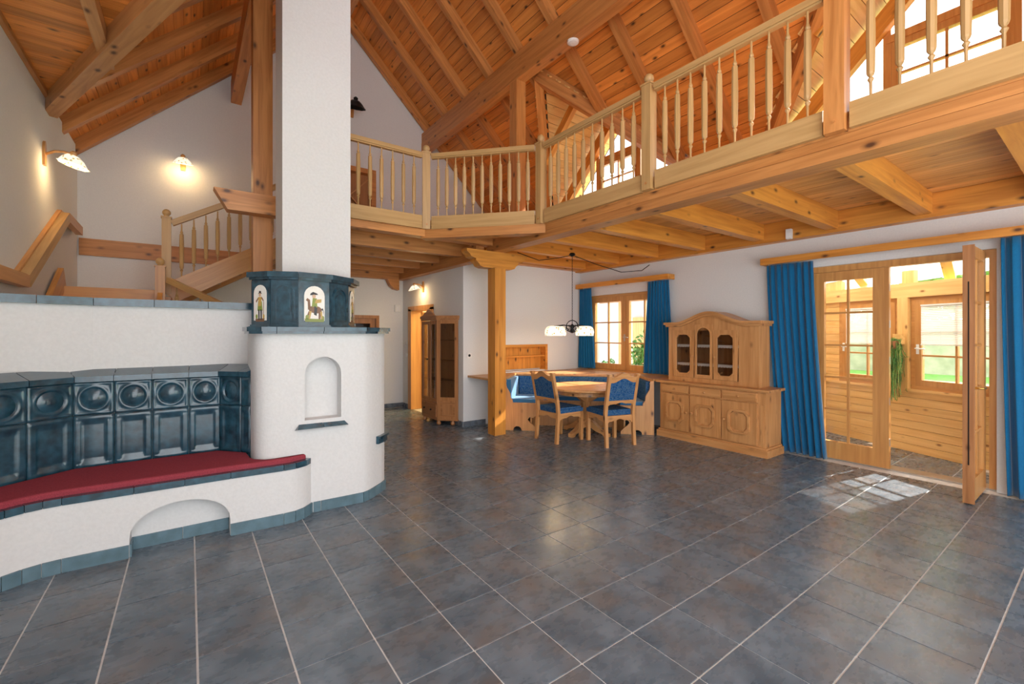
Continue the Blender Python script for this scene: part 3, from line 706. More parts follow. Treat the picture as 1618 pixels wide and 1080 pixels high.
for k in range(5):
    z = ZL+.17*(k+1); x = -.20+.29*k
    G().box(x, x+.31, 7.48, 8.6, z-.04, z).build('tread', frm['y'], sr)
ang = math.atan(sl3)
hr = beam('handrail', (-.19, 7.45, zs(-.19)+.77), (1.30, 7.45, zs(1.30)+.77), .065, .075, oak['x'], sr)
gb = [(r, z*.95) for r, z in bal]
me_b2, _ = G().lathe(gb, 8).mesh('baluster', oak['z'], Vector((0, 0, 0)))
for k in range(10):
    x = -.085+.135*k; obj('baluster', me_b2, sr, Matrix.Translation((x, 7.45, zs(x)-.01)))
nwl = obj('newel_post', me_newel, sr, Matrix.Translation((-.245, 7.45, ZL+.04))); obj('finial', me_fin, nwl, Matrix.Translation((-.245, 7.45, ZL+1.058)))
g = G().box(-.05, .05, -.05, .05, -1.0, .34); g.box(-.058, .058, -.058, .058, .34, .355)
nw2 = obj('newel_post', g.mesh('newel_post', frm['z'], Vector((0, 0, 0)))[0], sr, Matrix.Translation((-.30, 7.20, 2.0))); obj('finial', me_fin, nw2, Matrix.Translation((-.30, 7.20, 2.355)))
beam('cellar_handrail', (-.22, 7.18, 2.18), (.42, 6.6, 1.80), .06, .07, oak['x'], sr)
for k in range(3):
    p = Vector((-.13, 7.10, 0)).lerp(Vector((.35, 6.66, 0)), k/2); obj('baluster', me_b2, sr, Matrix.Translation((p.x, p.y, 2.10-.15*k-.73)))
# wall handrail
wh = thing('wall_handrail', 'angled oak handrail fixed to the left wall by the stairs', 'handrail', (XL, 6.5, 1.96))
P = [(XL+.075, 4.9, 1.97), (XL+.075, 5.84, 1.97), (XL+.075, 7.50, 2.90), (XL+.075, 8.30, 2.88)]
for i in range(3):
    s_ = .0
    beam('rail', P[i], P[i+1], .07, .11, frm['x'] if i != 1 else oak['x'], wh)
    beam('backing_board', Vector(P[i])+Vector((-.055, 0, .035)), Vector(P[i+1])+Vector((-.055, 0, .035)), .036, .09, frm['x'], wh)
wb = beam('wall_plank', (XL+.02, YB-.02, 2.725), (1.25, YB-.02, 2.725), .035, .24, timber['x'])
tag(wb, 'horizontal brown timber plank on the wall above the stairs', 'plank')
# ================================================================ sconces
def sconce(loc, out, label, lit=1, side=None, sc=1.0):
    out = Vector(out); sd = Vector((-out.y, out.x, 0)); F = frame(loc, sd, out, (0, 0, 1))
    s = thing('wall_sconce', label, 'wall lamp', loc)
    G().prism([(-.025*sc, -.10*sc), (.025*sc, -.10*sc), (.03*sc, -.05*sc), (.03*sc, .05*sc), (.02*sc, .09*sc), (0, .11*sc), (-.02*sc, .09*sc), (-.03*sc, .05*sc), (-.03*sc, -.05*sc)], 0, .022, 'y').build('back_plate', frm['z'], s, F)
    G().tube([(0, .02, 0), (0, .07*sc, .035*sc), (0, .13*sc, .045*sc), (0, .19*sc, .03*sc)], .011*sc, 8).build('arm', frm['z'] if lit else iron, s, F, True)
    pr = [(.02, .035), (.045, .03), (.075, .0), (.10, -.045), (.112, -.05), (.106, -.054), (.095, -.045), (.07, -.006), (.04, .022)]
    sh = G(); n = 20; vs = []; fs = []
    for r, z in pr:
        for k in range(n):
            a = 2*math.pi*k/n; rr = r*(1+(.05 if r > .09 else 0)*math.cos(a*10)); vs.append((sc*rr*math.cos(a), .19*sc+sc*rr*math.sin(a)*.95, sc*(z-.01)+sc*rr*math.sin(a)*-.25))
    for i in range(len(pr)-1):
        for k in range(n): fs.append((i*n+k, i*n+(k+1)%n, (i+1)*n+(k+1)%n, (i+1)*n+k))
    sh.add(vs, fs).build('shade', shade_m if lit else iron, s, F, True)
    G().lathe([(.022*sc, .0), (.026*sc, .03*sc), (.01*sc, .045*sc)], 12, (0, .19*sc, .02*sc)).build('cap', frm['z'] if lit else iron, s, F)
    if lit:
        G().ball((0, .19*sc, -.03*sc), .03*sc).build('bulb', bulb, s, F, True)
        ld = bpy.data.lights.new('sconce_light', 'POINT'); ld.energy = 2.4; ld.color = (1, .68, .34); ld.shadow_soft_size = .05
        lo = bpy.data.objects.new('sconce_light', ld); link(lo, s, F @ Matrix.Translation((0, .19*sc, -.10*sc)))
    return s
sconce((XL, 6.86, 3.44), (1, 0, 0), 'lit wall lamp with ceramic shade on the left wall', sc=1.25)
sconce((-.08, YB, 4.16), (0, -1, 0), 'lit wall lamp with ceramic shade above the stairs', sc=1.15)
sconce((XH, 7.68, 2.36), (-1, 0, 0), 'lit wall lamp with ceramic shade on the hall wall', sc=1.0)
sconce((2.50, YB, 5.78), (0, -1, 0), 'dark unlit wall lamp high beside the chimney', 0, sc=1.6)
# ================================================================ windows and doors (helpers)
def rect_frame(g, x0, x1, z0, z1, w, y0, y1, wb=None):
    wb = wb or w
    g.box(x0, x0+w, y0, y1, z0, z1); g.box(x1-w, x1, y0, y1, z0, z1); g.box(x0+w, x1-w, y0, y1, z0, z0+wb); g.box(x0+w, x1-w, y0, y1, z1-w, z1)
    return g
def leaf_(parent, F, x0, x1, z0, z1, w, wb, cols, rows, mat, th=.055, name='sash', y0=0, gl=None):
    s = rect_frame(G(), x0, x1, z0, z1, w, y0, y0+th, wb).build(name, mat['z'], parent, F)
    a, b, c, d = x0+w, x1-w, z0+wb, z1-w; ym = y0+th/2
    for i in range(1, cols):
        x = a+(b-a)*i/cols; G().box(x-.011, x+.011, ym-.016, ym+.016, c, d).build('muntin', mat['z'], s, F)
    for j in range(1, rows):
        z = c+(d-c)*j/rows; G().box(a, b, ym-.0155, ym+.0155, z-.011, z+.011).build('muntin', mat['x'], s, F)
    for i in range(cols):
        for j in range(rows):
            G().box(a+(b-a)*i/cols+.008, a+(b-a)*(i+1)/cols-.008, ym-.003, ym+.003, c+(d-c)*j/rows+.008, c+(d-c)*(j+1)/rows-.008).build('pane', gl or glass, s, F)
    return s
def lever(parent, F, x, z, y, mat, s=1):
    G().box(x-.014, x+.014, y-.008, y, z-.06, z+.06).build('handle_plate', mat, parent, F)
    G().tube([(x, y, z+.01), (x, y-.045, z+.01), (x+.02*s, y-.05, z+.01), (x+.11*s, y-.05, z+.005)], .008, 8).build('handle', mat, parent, F, True)
# dining window
def at(x, y, z=0): return CF.copy() if False else frame((x, y, z), (0, -1, 0), (1, 0, 0), (0, 0, 1))
w1 = thing('window_1', 'wooden casement window with small panes in the dining corner', None, (6.2, 5.97, .80), 0, None, 'structure')
F = at(6.19, 5.97, .80)
W_, H_ = 1.69, 1.40
rect_frame(G(), 0, W_, 0, H_, .055, .0, .10).build('frame', frm['x'], w1, F)
G().box(-.03, W_+.03, -.05, .0, -.0, .045).build('sill', frm['x'], w1, F)
for k in (0, 1):
    leaf_(w1, F, .05+k*.795, .05+k*.795+.793, .05, 1.35, .085, .10, 2, 3, frm, .06, 'sash', -.02)
G().box(.822, .868, -.032, -.02, .05, 1.35).build('cover_strip', frm['z'], w1, F); lever(w1, F, .845, .62, -.032, steel)
# valance boards
def valance(y0, y1, x, z0, z1, label):
    v = thing('curtain_valance', label, 'valance', (XW, y0, z0))
    G().box(x, x+.022, y0, y1, z0, z1).build('board', bright['y'], v); G().box(x+.022, XW-.002, y0, y0+.02, z0, z1).build('end_cap', bright['y'], v); G().box(x+.022, XW-.002, y1-.02, y1, z0, z1).build('end_cap', bright['y'], v)
    G().box(x+.022, XW-.002, y0+.02, y1-.02, z1-.015, z1).build('top_board', bright['y'], v)
valance(4.13, 6.15, 5.97, 2.34, 2.42, 'wooden curtain valance board above the dining window')
valance(-.6, 2.76, 5.97, 2.375, 2.455, 'long wooden curtain valance board above the terrace door')
# curtains
def curtain(y0t, y1t, y0b, y1b, z0, z1, x, label, nf=8, amp=.03, seed=0):
    rnd = random.Random(seed); ph = [rnd.uniform(-.6, .6) for _ in range(nf+2)]; nx, nz = nf*10, 24; vs = []; fs = []
    for j in range(nz+1):
        v = j/nz; a = amp*(.55+.75*v)
        for i in range(nx+1):
            u = i/nx; e = v**1.3
            ya = y0t+(y0b-y0t)*e; yb = y1t+(y1b-y1t)*e
            k = u*nf; p = ph[int(k)]*(1-(k % 1))+ph[int(k)+1]*(k % 1)
            s = math.sin(2*math.pi*(k+.15*p)); s = math.copysign(abs(s)**.75, s)
            vs.append((x+a*s+.012*math.sin(5*u+3*v+seed), ya+(yb-ya)*(u+.12/nf*math.sin(4*math.pi*k)), z1+(z0-z1)*v))
    for j in range(nz):
        for i in range(nx):
            a = j*(nx+1)+i; fs.append((a, a+1, a+nx+2, a+nx+1))
    o = G().add(vs, fs).build('curtain', curtain_m, None, ID, True); m = o.modifiers.new('thick', 'SOLIDIFY'); m.thickness = .004
    return tag(o, label, 'curtain', 'blue curtains')
curtain(6.14, 5.83, 6.15, 5.74, .845, 2.335, 6.06, 'blue curtain left of the dining window', 7, .022, 1)
curtain(4.58, 4.18, 4.66, 4.08, .845, 2.335, 6.06, 'blue curtain right of the dining window above the sideboard end', 8, .022, 2)
curtain(2.72, 2.20, 2.56, 2.05, .02, 2.37, 6.07, 'blue floor-length curtain left of the terrace door', 7, .032, 3)
curtain(.66, -.30, .62, -.42, .02, 2.37, 6.03, 'blue floor-length curtain right of the open terrace door leaf', 10, .035, 4)
# terrace door
d1 = thing('door_1', 'wooden glazed double terrace door with one leaf open', None, (6.25, 1.5, 0), 0, None, 'structure')
F = at(6.20, 2.28, 0)
g = G(); g.box(0, .055, 0, .10, 0, 2.30); g.box(1.525, 1.58, 0, .10, 0, 2.30); g.box(.055, 1.525, 0, .10, 2.23, 2.30); g.build('frame', frm['z'], d1, F)
G().box(.0, 1.58, .0, .20, -.003, .012).build('threshold', steel, d1, F)
leaf_(d1, F, .055, .735, .015, 2.225, .105, .20, 2, 5, frm, .06, 'door_leaf', -.01)
g = G().box(.735, .775, -.012, .05, .015, 2.225); g.build('edge_strip', frm['z'], d1, F)
for z in (.3, .75, 1.2, 1.6, 2.0): G().box(.772, .779, .0, .03, z-.04, z+.04).build('lock_fitting', steel, d1, F)
F2 = frame((6.17, .755, 0), (-1, 0, 0), (0, -1, 0), (0, 0, 1)) @ Matrix.Translation((0, -.075, 0))
lf = leaf_(d1, F2, .02, .66, .015, 2.27, .10, .20, 2, 5, frm, .06, 'door_leaf', .0)
G().box(.66, .675, -.0, .075, .015, 2.27).build('edge_strip', dpine['z'], lf, F2); G().box(.661, .678, .034, .042, .35, 1.95).build('lock_strip', iron, lf, F2)
G().box(.59, .62, .06, .066, .86, 1.10).build('handle_plate', brass, lf, F2)
G().tube([(.605, .06, 1.02), (.605, .115, 1.02), (.58, .12, 1.02), (.49, .12, 1.015)], .009, 8).build('handle', brass, lf, F2, True)
# ================================================================ dining table
TC = (4.83, 4.75)
tb = thing('dining_table', 'round pine dining table on a pedestal of four feet', 'table', (*TC, 0))
G().lathe([(.60, .672), (.615, .678), (.62, .69), (.62, .70), (.61, .71), (.0005, .711)], 48, (*TC, 0)).build('table_top', pine['x'], tb)
G().lathe([(.46, .60), (.46, .671)], 32, (*TC, 0)).build('apron', pine['x'], tb)
G().lathe([(.07, .10), (.075, .14), (.06, .2), (.065, .42), (.08, .52), (.08, .60)], 8, (*TC, 0)).build('pedestal', pine['z'], tb)
for k in range(4):
    a = R(10+90*k); F = frame((*TC, 0), (math.cos(a), math.sin(a), 0), (-math.sin(a), math.cos(a), 0), (0, 0, 1))
    G().prism([(.03, .10), (.03, .22), (.12, .20), (.26, .10), (.36, .06), (.40, .05), (.40, .0), (.33, .0), (.30, .03), (.18, .06), (.1, .10)], -.035, .035, 'y').build('foot', pine['x'], tb, F)
    G().prism([(.03, .45), (.03, .55), (.30, .665), (.42, .665), (.40, .63), (.28, .60)], -.03, .03, 'y').build('brace', pine['x'], tb, F)
# ================================================================ chairs
def scallop(w, zt, zb, n=24, d=.05):
    p = [(-w/2, zt), (-w/2, zb)]
    for i in range(n+1):
        u = i/n; a = abs(u-.5)*2
        z = zb+d*(sm(1, .82, a)*.55+sm(.62, .5, a)*.15+sm(.34, .05, a)*.3-.18*math.exp(-((a-.42)/.06)**2)); p.append(((u-.5)*w, z))
    return p+[(w/2, zb), (w/2, zt)]
def chair(x, y, rz, label):
    c = thing('dining_chair', label, 'chair', (x, y, 0), rz, 'upholstered dining chairs'); F = wm(c)
    hw, dp = .215, .215
    for s in (-1, 1):
        g = G(); q = [(s*hw, -dp-.03, 0), (s*hw, -dp, .42), (s*hw, -dp-.015, .55), (s*hw, -dp-.10, .94)]
        for k in range(3):
            a, b = q[k], q[k+1]; t = .021
            g.add([(a[0]-t, a[1]-t, a[2]), (a[0]+t, a[1]-t, a[2]), (a[0]+t, a[1]+t, a[2]), (a[0]-t, a[1]+t, a[2]), (b[0]-t, b[1]-t, b[2]), (b[0]+t, b[1]-t, b[2]), (b[0]+t, b[1]+t, b[2]), (b[0]-t, b[1]+t, b[2])],
                  [(0,3,2,1),(4,5,6,7),(0,1,5,4),(1,2,6,5),(2,3,7,6),(3,0,4,7)])
        g.build('leg', pine['z'], c, F)
        G().box(s*hw-.022, s*hw+.022, dp-.022, dp+.022, 0, .40).build('leg', pine['z'], c, F)
        G().box(s*hw-.026, s*hw+.026, -dp-.13, -dp-.075, .935, .965).build('knob', pine['x'], c, F)
        G().prism([(v, z) for v, z in scallop(2*dp-.04, .405, .30, 20, .06)], s*hw-.012, s*hw+.012, 'x').build('apron', pine['y'], c, F)
    for yy in (-dp, dp): G().prism(scallop(2*hw-.04, .405, .30, 24, .06), yy-.012, yy+.012, 'y').build('apron', pine['x'], c, F)
    g = G(); n = 9
    g.prism([(-hw-.01, -dp+.02), (hw+.01, -dp+.02), (hw+.02, dp+.02), (-hw-.02, dp+.02)], .405, .455); g.prism([(-hw+.01, -dp+.03), (hw-.01, -dp+.03), (hw, dp), (-hw, dp)], .455, .475)
    o = g.build('seat_cushion', floral_m, c, F)
    B = F @ frame((0, -dp-.02, .55), (1, 0, 0), (0, math.cos(R(12)), math.sin(R(12))), (0, -math.sin(R(12)), math.cos(R(12))))
    # lower and crest rail, padded back (local z along the raked back)
    G().prism(scallop(2*hw-.03, .065, -.01, 24, .045), -.014, .014, 'y').build('back_rail', pine['x'], c, B)
    w2 = hw-.015; up = []; lo = []
    for i in range(25):
        u = -1+2*i/24; a = abs(u)
        up.append((u*w2, .385+.055*sm(.75, .05, a)+.012*sm(.82, 1, a))); lo.append((u*w2, .31+.055*sm(.8, .0, a)))
    G().prism(up+lo[::-1], -.016, .016, 'y').build('crest_rail', pine['x'], c, B)
    G().prism([(-w2, .06), (w2, .06)]+[(p[0], p[1]+.004) for p in lo[::-1]], -.012, .022, 'y').build('back_pad', floral_m, c, B)
    return c
chair(4.26, 4.715, R(-90), 'blue upholstered pine chair on left of the table near post')
chair(4.69, 4.155, R(-15), 'blue upholstered pine chair on right of the table near sideboard')
# ================================================================ corner bench
cb = thing('corner_bench', 'pine corner bench with blue floral cushions around the table', 'bench', (5.0, 5.2, 0))
L0, L1_, R1, R0 = (3.97, 5.67), (4.50, 6.14), (5.98, 4.68), (5.555, 4.085)
l0, l1, r1, r0 = (4.31, 5.33), (4.587, 5.56), (5.39, 4.77), (5.22, 4.42)
O = [L0, L1_, R1, R0]; I_ = [l0, l1, r1, r0]
G().prism(O+I_[::-1], .385, .42).build('seat_board', pine['x'], cb)
ii = [tuple(p) for p in offs(I_, .05)]; i2 = [tuple(p) for p in offs(I_, .075)]
for k in range(3): G().prism([ii[k], ii[k+1], i2[k+1], i2[k]], .0, .385).build('front_panel', pine['z'], cb)
# cushions per segment
def lerp2(a, b, t): return (a[0]+(b[0]-a[0])*t, a[1]+(b[1]-a[1])*t)
bo_ = [tuple(p) for p in offs(O, -.025)]; bi_ = [tuple(p) for p in offs(O, -.10)]; bp2 = [tuple(p) for p in offs(O, 0)]
for k in range(3):
    G().prism([O[k], O[k+1], bo_[k+1], bo_[k]], .42, .79).build('back_panel', pine['x'], cb)
    a = .06 if k == 0 else .01; b = .94 if k == 2 else .99
    G().prism([lerp2(bo_[k], bo_[k+1], a), lerp2(bo_[k], bo_[k+1], b), lerp2(bi_[k], bi_[k+1], b), lerp2(bi_[k], bi_[k+1], a)], .47, .775).build('back_cushion', floral_m if k else blue_f, cb)
    G().prism([lerp2(bi_[k], bi_[k+1], a), lerp2(bi_[k], bi_[k+1], b), lerp2(I_[k], I_[k+1], b), lerp2(I_[k], I_[k+1], a)], .42, .475).build('seat_pad', blue_f, cb)
def cheek(o, inn, mirror):
    o, inn = Vector(o), Vector(inn); d = (inn-o).normalized(); L = (inn-o).length
    F = frame((o.x, o.y, 0), (d.x, d.y, 0), (-d.y, d.x, 0), (0, 0, 1))
    p = [(0, 0), (.17, 0)]+[(.235-.065*math.cos(math.pi*i/8), .065*math.sin(math.pi*i/8)) for i in range(1, 8)]+[(.30, 0), (L, 0), (L, .04), (L-.05, .09), (L-.10, .13), (L-.13, .17), (L-.10, .21), (L-.05, .20), (L-.01, .23), (L, .30), (L, .385), (L+.015, .39), (L+.015, .425), (.16, .425),
         (.155, .46), (.125, .50), (.12, .56), (.10, .60), (.065, .66), (.055, .72), (.06, .76), (.04, .79), (0, .79)]
    G().prism(p, -.0, -.035 if mirror else .035, 'y').build('end_cheek', pine['z'], cb, F)
cheek((3.955, 5.685), (4.325, 5.315), True); cheek((5.56, 4.085), (5.225, 4.425), False)
me = G().prism([(3.62, YD-.003), (XW-.003, YD-.003), (XW-.003, 4.075), (5.53, 4.075), (5.92, 4.68), (4.50, 6.07), (3.96, 5.62), (3.62, 5.60)], .79, .82).build('top_ledge', pine['x'], cb)
# niche shelf
nb = thing('niche_shelf', 'pine lined wall niche with one shelf behind the bench', 'shelf', (4.775, YD+.1, .84))
for k in range(8): G().box(4.29+.1213*k, 4.29+.1213*(k+1)-.003, YD+.13, YD+.155, .86, 1.26).build('back_board', bright['z'], nb)
g = G(); g.box(4.25, 4.30, YD-.015, YD+.15, .83, 1.30); g.box(5.25, 5.30, YD-.015, YD+.15, .83, 1.30); g.box(4.30, 5.25, YD-.015, YD+.15, 1.255, 1.30); g.build('frame', bright['x'], nb)
G().box(4.30, 5.25, YD+.01, YD+.13, 1.08, 1.10).build('shelf_board', bright['x'], nb)
# ================================================================ sideboard
sb = thing('sideboard', 'pine sideboard with arched glazed top and panelled doors', 'cabinet', (5.57, 4.04, 0), R(-90)); F = wm(sb)
W = 1.55; D = .44
G().box(.035, W-.035, .035, D, .09, .785).build('body', pine['z'], sb, F)
G().prism([(0, 0), (W, 0), (W, D), (0, D)], 0, .09).build('plinth', pine['x'], sb, F); G().box(.018, W-.018, .018, D-.01, .09, .115).build('plinth_moulding', pine['x'], sb, F)
G().box(-.015, W+.015, -.005, D, .785, .815).build('counter', pine['x'], sb, F)
def octo(x0, x1, z0, z1, c): return [(x0+c, z0), (x1-c, z0), (x1, z0+c), (x1, z1-c), (x1-c, z1), (x0+c, z1), (x0, z1-c), (x0, z0+c)]
def ring(g, o, i, y0, y1):
    n = len(o)
    vs = [(p[0], y0, p[1]) for p in o]+[(p[0], y0, p[1]) for p in i]+[(p[0], y1, p[1]) for p in o]+[(p[0], y1, p[1]) for p in i]
    fs = [(k, (k+1)%n, (k+1)%n+n, k+n) for k in range(n)]+[(k+2*n, k+3*n, (k+1)%n+3*n, (k+1)%n+2*n) for k in range(n)]+[(k+2*n, (k+1)%n+2*n, (k+1)%n, k) for k in range(n)]+[(k+n, (k+1)%n+n, (k+1)%n+3*n, k+3*n) for k in range(n)]
    return g.add(vs, fs)
def knob(par, x, y, z, F, mat=None): G().lathe([(.007, 0), (.008, .012), (.016, .02), (.016, .028), (.006, .033)], 10).build('knob', mat or pine['z'], par, F @ frame((x, y, z), (1, 0, 0), (0, 0, 1), (0, -1, 0)), True)
dw = .44
for k in range(3):
    x0 = .075+k*.455; x1 = x0+.435
    dr = G().box(x0, x1, .010, .0345, .655, .765).build('drawer', pine['x'], sb, F); knob(dr, (x0+x1)/2, .012, .71, F)
    G().box(x0+.012, x1-.012, .002, .0095, .667, .753).build('drawer_face', pine['x'], dr, F)
    do = G().box(x0, x1, .012, .0345, .13, .635).build('door', pine['z'], sb, F)
    g = G(); ring(g, octo(x0+.08, x1-.08, .24, .54, .05), octo(x0+.105, x1-.105, .265, .515, .045), -.012, .0145); g.build('panel_moulding', pine['x'], do, F)
    G().prism(octo(x0+.125, x1-.125, .285, .495, .035), .003, .0145, 'y').build('raised_panel', pine['z'], do, F)
    knob(do, x1-.03 if k == 0 else x0+.03, .015, .40, F)
for x0 in (1.455,): G().prism(octo(x0, x0+.035, .17, .62, .012), .027, .036, 'y').build('pilaster', pine['z'], sb, F)
# upper part
u0, u1, yf = .10, W-.17, .15
G().box(u0+.001, u0+.025, yf+.0255, D, .815, 1.60).build('side_panel', pine['z'], sb, F); G().box(u1-.025, u1-.001, yf+.0255, D, .815, 1.60).build('side_panel', pine['z'], sb, F)
G().box(u0+.025, u1-.025, D-.02, D, .815, 1.60).build('back_panel', dpine['z'], sb, F); G().box(u0+.026, u1-.026, yf+.026, D-.021, .816, .85).build('bottom_board', pine['x'], sb, F)
cw = u1-u0; xm = (u0+u1)/2
def crz(x): a = abs(x-xm)/(cw/2); return 1.655+.14*sm(.78, .0, a)-.0*a
xs = [u0-.05+(cw+.10)*i/40 for i in range(41)]
G().prism([(x, crz(x)) for x in xs]+[(x, crz(x)-.035) for x in xs[::-1]], yf-.06, D, 'y').build('crown_moulding', pine['x'], sb, F)
G().prism([(min(max(x, u0-.03), u1+.03), crz(x)-.035) for x in xs]+[(min(max(x, u0-.03), u1+.03), crz(x)-.065) for x in xs[::-1]], yf-.035, D, 'y').build('crown_moulding', pine['x'], sb, F)
# face frame with three door openings
xd = [u0+.075, u0+.075+.345, u0+.075+.345+.265, u0+.075+.345+.265+.345]
g = G(); g.box(u0, xd[0], yf, yf+.025, .816, 1.60); g.box(xd[3], u1, yf, yf+.025, .816, 1.60); g.box(xd[0], xd[3], yf, yf+.025, .816, .875)
g.prism([(xd[0], 1.535), (xd[3], 1.535)]+[(x, crz(x)-.06) for x in [xd[3]-(xd[3]-xd[0])*i/24 for i in range(25)]], yf, yf+.025, 'y'); g.build('face_frame', pine['z'], sb, F)
def gdoor(x0, x1, arch, kx):
    z0, z1 = .878, 1.54
    if arch:
        z1 = 1.62; a, b = x0+.03, x1-.03; rr = (b-a)/2; o = [(x0, z0), (x1, z0), (x1, z1)]+[]
        inn = [(a, z0+.05), (b, z0+.05), (b, z1-.045-rr)]+[((a+b)/2+rr*math.cos(R(t)), z1-.045-rr+rr*math.sin(R(t))) for t in range(15, 180, 15)]+[(a, z1-.045-rr)]
    else:
        c = .045; inn = octo(x0+.062, x1-.062, z0+.058, z1-.062, c)
    cx, cz = (x0+x1)/2, (z0+z1)/2; o = []
    for p in inn:
        dx, dz = p[0]-cx, p[1]-cz; t = min((x1-cx)/abs(dx) if dx else 9, (z1-cz)/abs(dz) if dz else 9); o.append((cx+dx*t, cz+dz*t))
    ins = [(x0, z0), (x1, z0), (x1, z1), (x0, z1)]
    g = G(); ring(g, o, inn, yf-.014, yf+.006)
    # square off the corners that the radial outline leaves open
    n = len(o)
    for k in range(n):
        a, b = o[k], o[(k+1) % n]
        if abs(a[0]-b[0]) > 1e-6 and abs(a[1]-b[1]) > 1e-6:
            c = min(ins, key=lambda q: abs(q[0]-(a[0]+b[0])/2)+abs(q[1]-(a[1]+b[1])/2)); g.prism([a, b, c], yf-.014, yf+.006, 'y')
    d = g.build('glazed_door', pine['z'], sb, F)
    sc = [(cx+(p[0]-cx)*1.14, cz+(p[1]-cz)*1.05) for p in inn]
    ring(G(), sc, inn, yf-.024, yf-.013).build('glass_moulding', pine['z'], d, F)
    G().prism(inn, yf-.006, yf-.003, 'y').build('pane', dglass, d, F)
    if kx: knob(d, kx, yf-.014, 1.18, F)
gdoor(xd[0]+.003, xd[1]-.003, False, xd[1]-.03); gdoor(xd[1]+.003, xd[2]-.003, True, None); gdoor(xd[2]+.003, xd[3]-.003, False, xd[2]+.035)
for zz in (1.07, 1.33):
    sh = G().box(u0+.025, u1-.025, yf+.04, D-.02, zz-.01, zz+.008).build('shelf', pine['x'], sb, F)
    p = [(u0+.03, zz+.01), (u0+.03, zz-.02)]
    m = 60
    for i in range(m+1): p.append((u0+.03+(cw-.06)*i/m, zz-.022-.010*(i % 2)))
    p += [(u1-.03, zz-.02), (u1-.03, zz+.01)]
    G().prism(p, yf+.034, yf+.037, 'y').build('lace_edging', paper, sh, F)
# little bird ornament inside
FB = F @ Matrix.Translation((xm, yf+.12, .851))
bd = thing('carved_bird', 'small pale carved bird behind the middle glass of sideboard', 'ornament', (FB @ Vector((0, 0, 0)))[:])
g = G().ball((0, 0, .07), .032, 12, .8); g.build('body', pine['x'], bd, FB, True)
G().prism([(.02, .08), (.10, .12), (.11, .105), (.03, .06)], -.008, .008, 'y').build('tail', pine['x'], bd, FB); G().ball((-.03, 0, .10), .018).build('head', pine['x'], bd, FB, True); G().lathe([(.04, 0), (.035, .02), (.01, .045)], 10).build('stand', pine['z'], bd, FB)
# ================================================================ display cabinet in the hall
vt = thing('display_cabinet', 'dark pine corner-fronted display cabinet with glass doors', 'cabinet', (3.4, 6.8, 0))
V = [(3.53, 7.22), (3.27, 7.16), (3.27, 6.58), (3.515, 6.33), (3.53, 6.33)]
base_p = [(3.53, 7.22), (3.27, 7.16), (3.27, 6.58), (3.515, 6.33), (3.53, 6.33)]
G().prism(base_p, .075, .10).build('bottom_board', dpine['y'], vt)
G().prism([(3.53, 7.25), (3.24, 7.18), (3.24, 6.565), (3.50, 6.30), (3.53, 6.30)], 1.74, 1.785).build('cornice', dpine['y'], vt)
G().prism([(3.53, 7.23), (3.255, 7.17), (3.255, 6.575), (3.51, 6.315), (3.53, 6.315)], 1.71, 1.74).build('frieze', dpine['y'], vt)
cp_ = [(7.16, 1.785), (7.08, 1.80), (7.02, 1.84), (6.95, 1.855), (6.90, 1.89), (6.87, 1.90), (6.84, 1.89), (6.79, 1.855), (6.72, 1.84), (6.66, 1.80), (6.58, 1.785)]
G().prism(cp_, 3.245, 3.27, 'x').build('crest', dpine['y'], vt)
FF = frame((3.27, 7.16, 0), (0, -1, 0), (1, 0, 0), (0, 0, 1))
G().box(0, .58, 0, .02, .10, .36).build('lower_front', dpine['x'], vt, FF)
dr = G().box(.02, .56, -.012, 0, .13, .335).build('drawer', dpine['x'], vt, FF)
for x in (.15, .40): knob(dr, x, -.012, .235, FF, iron)
for k in range(2):
    x0 = .0+k*.29
    dd = rect_frame(G(), x0+.002, x0+.288, .37, 1.70, .055, -.004, .018).build('glass_door', dpine['z'], vt, FF)
    G().box(x0+.05, x0+.24, .004, .008, .42, 1.65).build('pane', dglass, dd, FF)
    if k == 0: knob(dd, x0+.262, -.004, 1.06, FF, iron)
sd_ = (Vector((3.515, 6.33))-Vector((3.27, 6.58))); Ls = sd_.length; sd_.normalize()
FS = frame((3.27, 6.58, 0), (sd_.x, sd_.y, 0), (-sd_.y, sd_.x, 0), (0, 0, 1))
G().box(0, Ls, 0, .02, .10, .40).build('lower_side', dpine['z'], vt, FS); rect_frame(G(), .06, Ls-.05, .14, .37, .03, -.008, 0).build('side_moulding', dpine['x'], vt, FS)
sf_ = rect_frame(G(), 0, Ls, .40, 1.71, .055, 0, .02).build('side_frame', dpine['z'], vt, FS); G().box(.05, Ls-.05, .006, .010, .45, 1.66).build('pane', dglass, sf_, FS)
G().box(3.515, 3.53, 6.34, 6.95, .10, 1.71).build('back_panel', dpine['z'], vt)
for zz in (.72, 1.05, 1.38): G().prism([(3.51, 7.15), (3.30, 7.12), (3.30, 6.61), (3.51, 6.39)], zz, zz+.01).build('shelf', dglass, vt)
me_ft, _ = G().lathe([(.02, 0), (.035, .015), (.038, .035), (.025, .06), (.03, .075)], 12).mesh('foot', dpine['z'], Vector((0, 0, 0)), True)
for x, y in ((3.30, 7.11), (3.31, 6.60), (3.47, 6.42), (3.49, 7.14)): obj('foot', me_ft, vt, Matrix.Translation((x, y, 0)))
